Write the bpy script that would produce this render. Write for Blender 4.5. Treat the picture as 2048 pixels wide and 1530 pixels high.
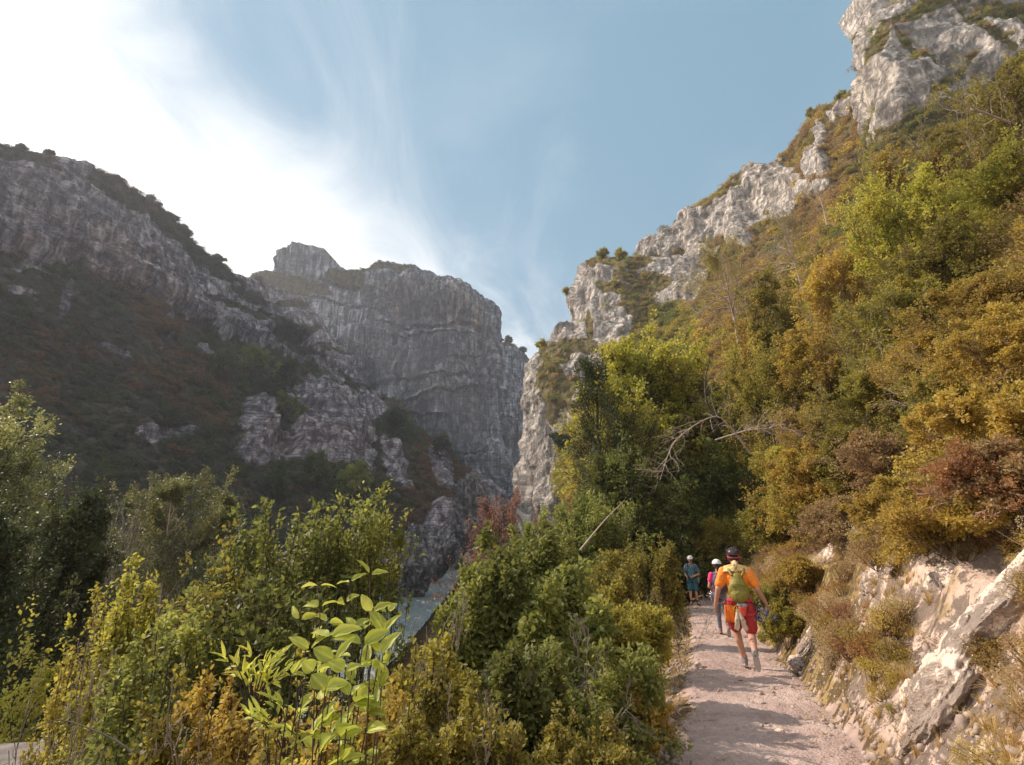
import bpy, math, random
import numpy as np
from mathutils import Vector, Matrix
S = bpy.context.scene
for o in list(bpy.data.objects): bpy.data.objects.remove(o)
R = math.radians
# ------------------------------------------------------------------ camera, sky, sun, exposure
PITCH = R(17.1); CZ = 1.65
cam = bpy.data.cameras.new('camera'); camo = bpy.data.objects.new('camera', cam)
S.collection.objects.link(camo); S.camera = camo
cam.sensor_width = 36; cam.lens = 18; cam.clip_start = .05; cam.clip_end = 6000
camo.location = (0, 0, CZ); camo.rotation_euler = (R(90)+PITCH, 0, 0)
S.view_settings.view_transform = 'Standard'; S.view_settings.look = 'None'
S.view_settings.gamma = 1; S.view_settings.exposure = 0.72
S.render.engine = 'CYCLES'
S.cycles.transparent_max_bounces = 6; S.cycles.max_bounces = 7
S.cycles.diffuse_bounces = 3; S.cycles.glossy_bounces = 2; S.cycles.transmission_bounces = 4; S.cycles.volume_bounces = 0
SUN_AZ, SUN_EL = -64.0, 37.0       # azimuth from +Y towards +X
sd = Vector((math.sin(R(SUN_AZ))*math.cos(R(SUN_EL)), math.cos(R(SUN_AZ))*math.cos(R(SUN_EL)), math.sin(R(SUN_EL))))
sl = bpy.data.lights.new('sun', 'SUN'); sl.energy = 4.0; sl.angle = R(.8); sl.color = (1, .85, .69)
so = bpy.data.objects.new('sun', sl); S.collection.objects.link(so)
so.rotation_euler = (-sd).to_track_quat('-Z', 'Y').to_euler()

class NT:                                     # small node-tree writer
    def __init__(s, tree): s.t = tree; s.n = tree.nodes; s.l = tree.links
    def add(s, typ, **kw):
        nd = s.n.new(typ)
        for k, v in kw.items():
            if k.startswith('_'): setattr(nd, k[1:], v)
        for k, v in kw.items():
            if k.startswith('_'): continue
            key = int(k[1:]) if k[0] == 'i' and k[1:].isdigit() else k.replace('__', ' ')
            s.put(nd.inputs[key], v)
        return nd
    def put(s, sock, v):
        if isinstance(v, bpy.types.NodeSocket): s.l.new(v, sock)
        elif isinstance(v, bpy.types.Node): s.l.new(v.outputs[0], sock)
        else: sock.default_value = v
    def math(s, op, a, b=0, c=0, clamp=False):
        return s.add('ShaderNodeMath', _operation=op, _use_clamp=clamp, i0=a, i1=b, i2=c).outputs[0]
    def mix(s, f, a, b, mode='MIX'):
        nd = s.add('ShaderNodeMix', _data_type='RGBA', _blend_type=mode, i0=f, i6=a, i7=b); return nd.outputs[2]
    def ss(s, v, lo, hi, a=0., b=1.):
        return s.add('ShaderNodeMapRange', _interpolation_type='SMOOTHSTEP', i0=v, i1=lo, i2=hi, i3=a, i4=b).outputs[0]
    def noise(s, vec, scale, detail=4, rough=.55, dist=0., w=None):
        return s.add('ShaderNodeTexNoise', Vector=vec, Scale=scale, Detail=detail, Roughness=rough, Distortion=dist).outputs[0]
    def mapping(s, vec, sc=(1, 1, 1), rot=(0, 0, 0), loc=(0, 0, 0)):
        return s.add('ShaderNodeMapping', Vector=vec, Scale=sc, Rotation=rot, Location=loc).outputs[0]

def rgb(r, g, b): return (r, g, b, 1)
W = bpy.data.worlds.new('World'); S.world = W; W.use_nodes = True
t = NT(W.node_tree); W.node_tree.nodes.clear()
tc = t.add('ShaderNodeTexCoord').outputs[0]
sky = t.add('ShaderNodeTexSky', _sky_type='NISHITA', _sun_disc=False, _sun_elevation=R(SUN_EL), _sun_rotation=R(SUN_AZ),
            _altitude=600, _air_density=1.0, _dust_density=.6, _ozone_density=1.2)
sp = t.add('ShaderNodeSeparateXYZ', Vector=tc)
zc = t.math('MAXIMUM', sp.outputs[2], .04)
qx = t.math('DIVIDE', sp.outputs[0], zc); qy = t.math('DIVIDE', sp.outputs[1], zc)
q = t.add('ShaderNodeCombineXYZ', X=qx, Y=qy, Z=0.).outputs[0]
qs = t.mapping(q, sc=(1.45, .62, 1), rot=(0, 0, R(24)))
n1 = t.noise(qs, 1.5, 10, .62, 1.3)
n2 = t.noise(t.mapping(q, sc=(1, .8, 1), loc=(3, 1, 0)), 1.6, 5, .5, .3)
e = t.math('SUBTRACT', t.math('MULTIPLY_ADD', t.math('SUBTRACT', qy, .73), .473, -.68), qx)
e2 = t.math('MULTIPLY_ADD', t.math('SUBTRACT', n1, .5), .95, e)
e2 = t.math('MULTIPLY_ADD', t.math('SUBTRACT', n2, .5), .5, e2)
m1 = t.ss(e2, -.30, .62)
e3 = t.math('MULTIPLY_ADD', t.math('SUBTRACT', n1, .5), 1.4, t.math('MULTIPLY', e, .45))
m2 = t.math('MULTIPLY', t.ss(e3, -.30, .50), .42)
m3 = t.math('MULTIPLY', t.ss(n2, .45, .85), .12)
m4 = t.math('MULTIPLY', t.ss(t.math('ADD', sp.outputs[1], t.math('MULTIPLY', n2, .4)), .35, -.25), t.ss(n2, .25, .6, .55, .95))      # broken bright cloud added out of view behind the camera to raise fill light
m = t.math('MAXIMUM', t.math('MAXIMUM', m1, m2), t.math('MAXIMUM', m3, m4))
skyc = t.mix(.78, sky.outputs[0], rgb(1.25, 2.4, 3.1))
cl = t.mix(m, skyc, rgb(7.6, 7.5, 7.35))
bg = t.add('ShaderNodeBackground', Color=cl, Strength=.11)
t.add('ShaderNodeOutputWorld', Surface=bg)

# ------------------------------------------------------------------ numeric helpers
_r = np.random.RandomState(7)
_perm = np.concatenate([_r.permutation(256)]*3)
_g = _r.normal(size=(256, 3)); _g /= np.linalg.norm(_g, axis=1)[:, None]
def perlin(p):
    p = np.asarray(p, float); i = np.floor(p).astype(int); f = p-i; i &= 255
    u = f*f*f*(f*(f*6-15)+10); out = 0
    for dx in (0, 1):
        wx = u[:, 0] if dx else 1-u[:, 0]
        for dy in (0, 1):
            wy = u[:, 1] if dy else 1-u[:, 1]
            for dz in (0, 1):
                wz = u[:, 2] if dz else 1-u[:, 2]
                h = _perm[_perm[_perm[(i[:, 0]+dx) & 255]+((i[:, 1]+dy) & 255)]+((i[:, 2]+dz) & 255)]
                g = _g[h]
                d = g[:, 0]*(f[:, 0]-dx)+g[:, 1]*(f[:, 1]-dy)+g[:, 2]*(f[:, 2]-dz)
                out = out+wx*wy*wz*d
    return out*1.5
def fbm(p, o=4, gain=.5, lac=2.03):
    p = np.asarray(p, float); a = 1.; s = 0; t = 0
    for k in range(o):
        s = s+a*perlin(p+k*17.3); t += a; a *= gain; p = p*lac
    return s/t
def ridged(p, o=4, gain=.5, lac=2.1):
    p = np.asarray(p, float); a = 1.; s = 0; t = 0
    for k in range(o):
        s = s+a*(1-np.abs(perlin(p+k*11.7))*2); t += a; a *= gain; p = p*lac
    return s/t
def sstep(x, a, b):
    q_ = np.clip((x-a)/(b-a), 0, 1); return q_*q_*(3-2*q_)
cp, sp_ = math.cos(PITCH), math.sin(PITCH)
def at(px, py, D):                              # photo pixel + distance along +Y -> world point
    px = np.asarray(px, float); py = np.asarray(py, float); D = np.asarray(D, float)
    v = (765-py)/1024; fw = cp-v*sp_; up = v*cp+sp_
    return np.stack([(px-1024)/1024/fw*D, D+0*fw, CZ+up/fw*D], -1)
def to_px(V):
    d = V-np.array([0, 0, CZ]); f = d[:, 1]*cp+d[:, 2]*sp_; u = -d[:, 1]*sp_+d[:, 2]*cp
    f = np.where(f < .01, .01, f)
    return np.stack([1024+d[:, 0]/f*1024, 765-u/f*1024], -1)

def tag(o, label=None, cat=None, group=None, kind=None):
    if label: o['label'] = label
    if cat: o['category'] = cat
    if group: o['group'] = group
    if kind: o['kind'] = kind
    return o
def mesh(V, F, attrs=None, smooth=True):        # F: list of (n,k) int arrays
    me = bpy.data.meshes.new('m'); V = np.asarray(V, np.float32)
    F = [np.asarray(f, np.int32) for f in F if len(f)]
    me.vertices.add(len(V)); me.vertices.foreach_set('co', V.ravel())
    if F:
        li = np.concatenate([f.ravel() for f in F]); tot = np.concatenate([np.full(len(f), f.shape[1], np.int32) for f in F])
        st = np.concatenate([[0], np.cumsum(tot)[:-1]]).astype(np.int32)
        me.loops.add(len(li)); me.loops.foreach_set('vertex_index', li)
        me.polygons.add(len(tot)); me.polygons.foreach_set('loop_start', st)
        me.polygons.foreach_set('use_smooth', np.full(len(tot), smooth))
    me.update(calc_edges=True)
    for k, a in (attrs or {}).items():
        a = np.asarray(a, np.float32)
        if a.ndim == 1: me.attributes.new(k, 'FLOAT', 'POINT').data.foreach_set('value', a)
        else: me.attributes.new(k, 'FLOAT_VECTOR', 'POINT').data.foreach_set('vector', a.ravel())
    me.validate(); return me
def obj(name, me, mat=None, parent=None, link=True):
    o = bpy.data.objects.new(name, me)
    if me is not None: me.name = name
    if mat is not None and me is not None and len(me.materials) == 0: me.materials.append(mat)
    if link: S.collection.objects.link(o)
    if parent: o.parent = parent
    return o
def empty(name, loc=(0, 0, 0), rz=0, sc=1):
    o = bpy.data.objects.new(name, None); S.collection.objects.link(o)
    o.location = loc; o.rotation_euler = (0, 0, rz); o.scale = (sc,)*3; return o
def copy_tree(o, parent=None):
    c = o.copy(); S.collection.objects.link(c); c.parent = parent
    for ch in [x for x in S.collection.objects if x.parent == o]: copy_tree(ch, c)
    return c
def grid_faces(nu, nv, off=0):                   # nu rows, nv cols
    a = (np.arange(nu-1)[:, None]*nv+np.arange(nv-1)[None]).ravel()+off
    return np.stack([a, a+1, a+nv+1, a+nv], 1)
class MB:                                        # collects geometry
    def __init__(s): s.V = []; s.F = {}; s.n = 0; s.A = []
    def add(s, V, F, a=0.):
        V = np.asarray(V, float)
        for f in F:
            f = np.asarray(f)
            if len(f): s.F.setdefault(f.shape[1], []).append(f+s.n)
        s.V.append(V); s.n += len(V); s.A.append(np.full(len(V), a) if np.isscalar(a) else a)
    def mesh(s, smooth=True):
        return mesh(np.concatenate(s.V), [np.concatenate(f) for f in s.F.values()], {'tint': np.concatenate(s.A)}, smooth)
    def tube(s, P, r, n=6, a=0., cap=True):
        P = np.asarray(P, float); m_ = len(P); r = np.broadcast_to(np.asarray(r, float), (m_,))
        T = np.gradient(P, axis=0); T /= np.linalg.norm(T, axis=1)[:, None]+1e-9
        ref = np.array([0, 0, 1.]) if abs(T[0, 2]) < .9 else np.array([1., 0, 0])
        A = np.cross(T, ref); A /= np.linalg.norm(A, axis=1)[:, None]+1e-9; B = np.cross(T, A)
        th = np.arange(n)*2*math.pi/n
        V = P[:, None]+r[:, None, None]*(np.cos(th)[None, :, None]*A[:, None]+np.sin(th)[None, :, None]*B[:, None])
        i = (np.arange(m_-1)[:, None]*n+np.arange(n)[None]).ravel(); j = (np.arange(m_-1)[:, None]*n+(np.arange(n)+1) % n).ravel()
        F = [np.stack([i, i+n, j+n, j], 1)]
        if cap: F += [np.arange(n)[None], np.arange(n)[None, ::-1]+(m_-1)*n]
        s.add(V.reshape(-1, 3), F, a)
    def ell(s, c, r, nu=12, nv=16, a=0., rot=None, f=None):
        ph = np.linspace(0, math.pi, nu); th = np.arange(nv)*2*math.pi/nv
        V = np.stack([np.sin(ph)[:, None]*np.cos(th), np.sin(ph)[:, None]*np.sin(th), np.cos(ph)[:, None]+0*th], -1).reshape(-1, 3)
        if f is not None: V = f(V)
        V = V*np.asarray(r, float)
        if rot is not None: V = V@np.array(rot.to_3x3() if hasattr(rot, 'to_3x3') else rot).T
        i = (np.arange(nu-1)[:, None]*nv+np.arange(nv)[None]).ravel(); j = (np.arange(nu-1)[:, None]*nv+(np.arange(nv)+1) % nv).ravel()
        s.add(V+np.asarray(c, float), [np.stack([i, i+nv, j+nv, j], 1)], a)
    def box(s, c, h, M=None, a=0.):
        V = np.array([[x, y, z] for x in (-1, 1) for y in (-1, 1) for z in (-1, 1)], float)*np.asarray(h, float)
        if M is not None: V = V@np.array(M.to_3x3()).T
        s.add(V+np.asarray(c, float), [np.array([[0, 1, 3, 2], [4, 6, 7, 5], [0, 4, 5, 1], [2, 3, 7, 6], [0, 2, 6, 4], [1, 5, 7, 3]])], a)

# ------------------------------------------------------------------ materials
def material(name):
    m_ = bpy.data.materials.new(name); m_.use_nodes = True; m_.node_tree.nodes.clear(); return m_, NT(m_.node_tree)
def out(t, bsdf): t.add('ShaderNodeOutputMaterial', Surface=bsdf)
def leafmat(name, cols, trans=.45, rough=.55, var=.10, spec=.35):
    m_, t = material(name)
    a = t.add('ShaderNodeAttribute', _attribute_name='tint').outputs[2]
    oi = t.add('ShaderNodeObjectInfo').outputs['Random']
    f = t.math('ADD', t.math('MULTIPLY', a, .75), t.math('MULTIPLY', oi, .25))
    cr = t.add('ShaderNodeValToRGB', Fac=f); el = cr.color_ramp.elements
    while len(el) < len(cols): el.new(.5)
    for i, c in enumerate(cols): el[i].position = i/(len(cols)-1); el[i].color = rgb(*c)
    geo = t.add('ShaderNodeNewGeometry')
    n = t.noise(geo.outputs['Position'], .55, 2)
    hs = t.add('ShaderNodeHueSaturation', Hue=t.math('MULTIPLY_ADD', n, .05, .475), Saturation=1., Value=t.math('MULTIPLY_ADD', t.math('SUBTRACT', oi, .5), var*3, 1.), Color=cr.outputs[0])
    br = t.add('ShaderNodeMixShader', i0=trans, i1=t.add('ShaderNodeBsdfPrincipled', Base__Color=hs.outputs[0], Roughness=rough, Specular__IOR__Level=spec),
               i2=t.add('ShaderNodeBsdfTranslucent', Color=t.mix(.35, hs.outputs[0], t.mix(1., hs.outputs[0], rgb(1.5, 1.35, .5), 'MULTIPLY'))))
    out(t, br); return m_
def barkmat(name, c1, c2, sc=8):
    m_, t = material(name); co = t.add('ShaderNodeTexCoord').outputs['Object']
    n = t.noise(t.mapping(co, sc=(1, 1, .25)), sc, 6, .65)
    b = t.add('ShaderNodeBump', Strength=.6, Distance=.02, Height=n)
    out(t, t.add('ShaderNodeBsdfPrincipled', Base__Color=t.mix(t.ss(n, .35, .65), rgb(*c1), rgb(*c2)), Roughness=.9, Normal=b.outputs[0])); return m_
def plain(name, c, rough=.6, metal=0., nsc=0, namp=.25, bump=0., sheen=0.):
    m_, t = material(name); col = rgb(*c); kw = {}
    if nsc:
        co = t.add('ShaderNodeTexCoord').outputs['Object']; n = t.noise(co, nsc, 5, .6)
        col = t.mix(t.ss(n, .3, .7), rgb(*[x*(1-namp) for x in c]), rgb(*[min(1, x*(1+namp)) for x in c]))
        if bump: kw['Normal'] = t.add('ShaderNodeBump', Strength=.7, Distance=bump, Height=n).outputs[0]
    out(t, t.add('ShaderNodeBsdfPrincipled', Base__Color=col, Roughness=rough, Metallic=metal, **kw)); return m_
def rockmat(name, light, dark, stain, soil, S_=1., streak=1., bump=1., warmc=(.42, .31, .24), grass=None, vegscale=1., pits=1., strata=1.):
    """limestone; S_ = feature size in metres; attributes: veg (soil and grass cover), warm (fresh beige rock)"""
    m_, t = material(name); co = t.add('ShaderNodeTexCoord').outputs['Object']
    k = 1./S_
    nb = t.noise(co, .12*k, 6, .6, .4)
    nf = t.noise(co, 1.1*k, 8, .68)
    st = t.noise(t.mapping(co, sc=(1, 1, .10)), .75*k, 7, .62, .5)
    st2 = t.noise(t.mapping(co, sc=(1, 1, .05), loc=(9, 4, 2)), .28*k, 5, .6, .8)
    hz = t.noise(t.mapping(co, sc=(.12, .12, 1)), .9*k, 6, .65, .6)
    vor = t.add('ShaderNodeTexVoronoi', _feature='DISTANCE_TO_EDGE', Vector=t.mapping(t.add('ShaderNodeMixRGB', i0=.12, i1=co, i2=t.add('ShaderNodeTexNoise', Vector=co, Scale=.6*k).outputs[1]).outputs[0], sc=(1, 1, .45)), Scale=.55*k).outputs[0]
    c = t.mix(t.ss(nb, .35, .65), rgb(*light), rgb(*dark))
    c = t.mix(t.math('MULTIPLY', t.ss(nf, .35, .7), .55), c, rgb(*dark))
    pit = t.noise(t.mapping(co, sc=(1, 1, .55), loc=(5, 2, 8)), 1.5*k, 9, .72, .4)
    c = t.mix(t.math('MULTIPLY', t.ss(pit, .44, .36), .7*min(1., pits+.2)), c, rgb(*[min(1, x*1.35) for x in light]))
    wa = t.add('ShaderNodeAttribute', _attribute_name='warm').outputs[2]
    c = t.mix(t.math('MULTIPLY', wa, t.ss(st, .32, .58)), c, rgb(*warmc))
    st3 = t.noise(t.mapping(co, sc=(1, 1, .045), loc=(2, 7, 1)), 2.2*k, 5, .55, .5)
    c = t.mix(t.math('MULTIPLY', t.ss(st3, .50, .57), .85*streak), c, rgb(*stain)); c = t.mix(t.math('MULTIPLY', t.ss(st3, .45, .38), .75*streak), c, rgb(*[min(1, x*1.35) for x in light]))
    smask = t.math('MULTIPLY', t.ss(st, .48, .64), t.ss(st2, .36, .60))
    c = t.mix(t.math('MULTIPLY', smask, .85*streak), c, rgb(*stain))
    c = t.mix(t.math('MULTIPLY', t.ss(hz, .55, .64), .6*strata), c, rgb(*stain)); hz2 = t.noise(t.mapping(co, sc=(.035, .035, 1), rot=(0, R(12), 0), loc=(3, 3, 5)), 2.2*k, 4, .6, 1.2)
    c = t.mix(t.math('MULTIPLY', t.math('MULTIPLY', t.ss(hz2, .455, .475), t.ss(hz2, .52, .50)), .6*strata), c, rgb(*[x*.7 for x in stain]))
    c = t.mix(t.math('MULTIPLY', t.ss(vor, .035, .0), .55), c, rgb(*stain))
    we = t.add('ShaderNodeAttribute', _attribute_name='wet').outputs[2]
    c = t.mix(t.math('MULTIPLY', we, t.ss(st, .62, .42, .30, .95)), c, rgb(*[x*1.0 for x in stain]))
    c = t.mix(t.math('MULTIPLY', t.ss(pit, .535, .60), .80*pits), c, rgb(*[x*.75 for x in stain]))
    ve = t.add('ShaderNodeAttribute', _attribute_name='veg').outputs[2]
    vn = t.noise(co, .5*k*vegscale, 8, .7)
    vm = t.ss(t.math('MULTIPLY_ADD', t.math('SUBTRACT', vn, .5), 1.1, ve), .42, .58)
    g = t.mix(t.ss(t.noise(co, .25*k*vegscale, 5, .6), .35, .65), rgb(*soil), rgb(*(grass or soil)))
    g = t.mix(t.math('MULTIPLY', t.ss(t.noise(co, 4*k*vegscale, 4, .7), .4, .7), .5), g, rgb(*[x*.45 for x in soil]))
    c = t.mix(vm, c, g)
    h = t.math('ADD', t.math('MULTIPLY', nf, .9), t.math('ADD', t.math('MULTIPLY', st, .9), t.math('MULTIPLY', hz, .45)))
    h = t.math('ADD', h, t.math('MULTIPLY', t.ss(vor, 0., .08), .30))
    h = t.math('SUBTRACT', h, t.math('MULTIPLY', t.ss(pit, .48, .62), .9))
    b = t.add('ShaderNodeBump', Strength=.85, Distance=.9*S_*bump, Height=h)
    out(t, t.add('ShaderNodeBsdfPrincipled', Base__Color=c, Roughness=.92, Specular__IOR__Level=.2, Normal=b.outputs[0])); return m_

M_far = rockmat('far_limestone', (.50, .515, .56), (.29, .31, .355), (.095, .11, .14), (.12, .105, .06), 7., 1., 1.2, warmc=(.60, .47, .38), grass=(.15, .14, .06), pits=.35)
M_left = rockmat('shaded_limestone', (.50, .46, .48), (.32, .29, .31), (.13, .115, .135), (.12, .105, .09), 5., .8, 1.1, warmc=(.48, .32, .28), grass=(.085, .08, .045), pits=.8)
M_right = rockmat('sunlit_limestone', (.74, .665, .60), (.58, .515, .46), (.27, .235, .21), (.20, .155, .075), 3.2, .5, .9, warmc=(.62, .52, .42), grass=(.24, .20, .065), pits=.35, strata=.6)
M_near = rockmat('bank_limestone', (.76, .60, .50), (.60, .45, .365), (.44, .31, .25), (.36, .235, .13), .6, .2, .35, warmc=(.6, .48, .38), grass=(.38, .27, .11), vegscale=.8, pits=.10, strata=.3)
# ------------------------------------------------------------------ terrain sheets
def catmull(C, n):                               # C (k, ...) -> (n, ...)
    k = len(C); u = np.linspace(0, k-1, n); i = np.clip(u.astype(int), 0, k-2); f = u-i
    f = f.reshape((-1,)+(1,)*(C.ndim-1))
    p0 = C[np.maximum(i-1, 0)]; p1 = C[i]; p2 = C[i+1]; p3 = C[np.minimum(i+2, k-1)]
    m1 = (p2-p0)*.5*.8; m2 = (p3-p1)*.5*.8
    return (2*f**3-3*f**2+1)*p1+(f**3-2*f**2+f)*m1+(-2*f**3+3*f**2)*p2+(f**3-f**2)*m2
def sheet(name, ctrl, nu, nv, disp, mat, masks=None, back=None, carve=None, label=None, edge=0.):
    """ctrl[row][col] = (px, py, D), rows bottom to top. back = (dy, dz): plateau row behind the top."""
    C = np.array(ctrl, float); C[..., 2] = np.log(C[..., 2])
    G_ = catmull(C, nu); G_ = catmull(G_.transpose(1, 0, 2), nv).transpose(1, 0, 2)
    P = at(G_[..., 0], G_[..., 1], np.exp(G_[..., 2]))
    if back:
        rows = [P]
        for q_ in (.12, .4, 1.): rows.append((P[-1]+np.array([0, back[0]*q_, back[1]*q_*q_]))[None])
        P = np.concatenate(rows)
    n_u = P.shape[0]
    du = np.gradient(P, axis=0); dv = np.gradient(P, axis=1); N = np.cross(dv, du); N /= np.linalg.norm(N, axis=2)[..., None]+1e-9
    N = N.reshape(-1, 3); V = P.reshape(-1, 3)
    flip = np.sign(((np.array([0, 0, CZ])-V)*N).sum(1)); N = N*np.where(flip == 0, 1, flip)[:, None]
    pix = to_px(V); mk = {k: f(pix, V) for k, f in (masks or {}).items()}
    d = disp(V, pix, mk)
    if carve is not None: d = d+carve(pix, V)
    if edge:   # fade the displacement at the silhouette so the outline stays put
        pass
    V2 = V+N*d[:, None]
    o = obj(name, mesh(V2, [grid_faces(n_u, nv)], mk), mat); tag(o, kind='structure', label=label)
    return dict(V=V2, N=N, pix=pix, mk=mk, nu=n_u, nv=nv, o=o)
def ell_mask(pix, L, soft=.35):                  # L: (cx, cy, rx, ry, rotdeg)
    m_ = np.zeros(len(pix))
    wob = perlin(np.c_[pix/45., np.zeros(len(pix))])*.28+perlin(np.c_[pix/17., np.ones(len(pix))])*.16
    for cx, cy, rx, ry, a in L:
        d = pix-np.array([cx, cy]); c_, s_ = math.cos(R(a)), math.sin(R(a))
        x = (d[:, 0]*c_+d[:, 1]*s_)/rx; y = (-d[:, 0]*s_+d[:, 1]*c_)/ry
        m_ = np.maximum(m_, 1-sstep(np.sqrt(x*x+y*y)+wob, 1-soft, 1+soft))
    return m_
def rockdisp(big, med, fine, S_, zs=.3, ledge=0., tilt=(0, 0)):
    def f(V, pix, mk):
        q_ = V*np.array([1, 1, zs])/S_
        d = big*(ridged(q_*.12+3, 3)-.55)*1.6+med*(ridged(q_*.55, 3)-.55)*1.5+fine*fbm(V/S_*1.6, 4, .6)*1.5
        if ledge:
            h = (V[:, 2]+tilt[0]*V[:, 0]+tilt[1]*V[:, 1])/S_*.55+fbm(V/S_*.12, 3)*2.2
            fr = h-np.floor(h); d = d+ledge*(np.where(fr < .8, fr/.8, (1-fr)/.2)-.5)*(.5+fbm(V/S_*.2+5, 2))
        if 'veg' in mk: d = d*(1-.55*mk['veg'])
        return d
    return f

# far main wall
sil = [(452, 575), (505, 552), (548, 540), (556, 512), (575, 498), (615, 492), (650, 500), (672, 522), (692, 540), (740, 541), (782, 531), (835, 540), (880, 556), (920, 574), (958, 592), (980, 612), (989, 640), (986, 672)]
Dt = np.interp(range(len(sil)), [0, 8, 12, 17], [430, 400, 372, 372])
rows = []
for rr, (yb, dd) in enumerate([(1080, -62), (1000, -52), (930, -42), (850, -32), (760, -22), (690, -13), (640, -8), (None, 0)]):
    row = []
    for i, (x, y) in enumerate(sil):
        if yb is None: row.append((x, y, Dt[i]))
        else:
            fy = y+(yb-540)/(1080-540)*(1080-y) if i < 15 else max(y+6*(8-rr), yb if i < 17 else yb)
            px = x if i < 15 else {15: 982, 16: 990, 17: 986}[i]
            bow = -14*math.sin(math.pi*min(max((x-690)/300, 0), 1))
            row.append((px, fy, Dt[i]+dd*(.4+.6*min(1, max(0, (x-500)/300)))+bow+(45 if i == 17 else 0)))
    rows.append(row)
mwarm = lambda p, V: np.maximum(ell_mask(p, [(800, 600, 34, 28, 0), (870, 605, 70, 26, 12), (920, 640, 45, 30, 0)], .4), ell_mask(p, [(900, 760, 60, 90, 0), (975, 700, 20, 60, 0)], .5)*.45)
mvegW = lambda p, V: np.clip(ell_mask(p, [(590, 575, 75, 20, 8), (700, 560, 45, 22, 10), (540, 620, 90, 16, 12), (520, 555, 50, 14, 0), (780, 545, 60, 9, 0), (860, 905, 60, 28, 35), (790, 835, 45, 35, 30), (640, 720, 90, 15, 20)], .5), 0, 1)
def wdisp(V, pix, mk):
    d = rockdisp(8, 3.5, .9, 10., .2, 3.4, (.25, 0))(V, pix, mk)
    ov = ell_mask(pix, [(860, 590, 150, 26, 14)], .6)      # overhanging brow over the beige scar
    x_, y_ = pix[:, 0], pix[:, 1]; wv = fbm(np.c_[pix/70., 0*x_], 3)*14
    for yy, sl_, x0, x1, am in ((648, .04, 770, 985, 5), (672, .02, 790, 960, 3.5), (762, -.10, 800, 930, 4), (800, -.25, 820, 960, 5), (838, .15, 780, 900, 4), (612, .22, 640, 780, 5), (650, .25, 600, 770, 5), (905, .1, 850, 985, 4), (720, .0, 900, 985, 3)):
        u_ = y_-(yy+sl_*(x_-850))+wv; d = d+.4*am*(1-sstep(x_, 945, 975))*np.where(u_ < 0, np.exp(-(u_/9)**2), -.8*np.exp(-(u_/6)**2))*sstep(x_, x0-20, x0+20)*(1-sstep(x_, x1-20, x1+20))
    return d+ov*6*(1-sstep(x_, 930, 965))-ell_mask(pix, [(840, 640, 110, 22, 10)], .6)*5+ridged(V*np.array([1, 1, .05])/5., 2)*2.2+ridged(V*np.array([1, 1, .10])/16., 2)*3.
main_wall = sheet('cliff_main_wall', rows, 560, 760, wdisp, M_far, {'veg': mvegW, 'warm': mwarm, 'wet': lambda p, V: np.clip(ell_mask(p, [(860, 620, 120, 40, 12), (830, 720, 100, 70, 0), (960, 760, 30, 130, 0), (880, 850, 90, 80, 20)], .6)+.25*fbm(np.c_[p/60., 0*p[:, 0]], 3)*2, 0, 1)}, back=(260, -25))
# far pillar closing the gorge
rows = [[(x, y if k == 5 else y+(1090-y)*(1-k/5), 470+(x-940)*.1-(5-k)*9+(60 if x > 1062 else 0)) for x, y in [(930, 668), (968, 684), (995, 684), (1018, 686), (1038, 698), (1054, 712), (1061, 735), (1068, 790)]] for k in range(6)]
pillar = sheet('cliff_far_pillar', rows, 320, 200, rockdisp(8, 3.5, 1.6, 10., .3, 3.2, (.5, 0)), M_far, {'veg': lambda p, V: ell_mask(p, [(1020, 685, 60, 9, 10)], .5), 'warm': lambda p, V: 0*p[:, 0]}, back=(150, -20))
# left ridge
Lc = [(-420, [(1150, 42), (950, 55), (700, 72), (430, 92), (330, 97), (120, 105)]),
      (-200, [(1150, 48), (950, 62), (700, 84), (450, 108), (350, 114), (205, 122)]),
      (0, [(1150, 55), (950, 75), (700, 100), (478, 130), (380, 136), (288, 144)]),
      (130, [(1150, 62), (955, 84), (715, 114), (505, 148), (420, 152), (316, 162)]),
      (235, [(1150, 70), (965, 95), (735, 130), (535, 166), (460, 171), (362, 180)]),
      (312, [(1150, 78), (970, 102), (750, 138), (572, 186), (500, 190), (412, 200)]),
      (390, [(1145, 88), (980, 118), (775, 160), (640, 212), (570, 216), (494, 228)]),
      (450, [(1140, 96), (970, 130), (790, 178), (665, 236), (610, 240), (533, 255)]),
      (512, [(1135, 105), (960, 148), (800, 200), (690, 262), (630, 268), (560, 288)]),
      (600, [(1125, 118), (935, 170), (790, 232), (712, 290), (660, 298), (600, 330)]),
      (680, [(1120, 132), (930, 178), (800, 238), (752, 296), (730, 304), (700, 335)]),
      (740, [(1115, 145), (955, 190), (850, 240), (806, 288), (795, 296), (785, 320)]),
      (850, [(1100, 170), (1000, 205), (930, 240), (893, 278), (886, 286), (878, 310)]),
      (930, [(1095, 185), (1025, 215), (975, 245), (955, 276), (950, 284), (945, 305)]),
      (1010, [(1095, 200), (1060, 225), (1040, 250), (1030, 272), (1026, 280), (1022, 300)]),
      (1080, [(1098, 210), (1085, 230), (1075, 250), (1070, 270), (1068, 280), (1066, 300)])]
rows = [[(px, c[k][0], c[k][1]) for px, c in Lc] for k in range(6)]
bandline = lambda p: np.interp(p[:, 0], [-420, 0, 130, 235, 312, 390, 450, 512, 600, 680, 740], [430, 478, 505, 545, 590, 640, 668, 690, 712, 752, 780])
topline = lambda p: np.interp(p[:, 0], [-420, -200, 0, 130, 235, 312, 390, 450, 512, 600, 680, 740, 850, 930, 1010], [120, 205, 288, 316, 362, 412, 494, 533, 560, 600, 700, 785, 878, 945, 1022])
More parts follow.
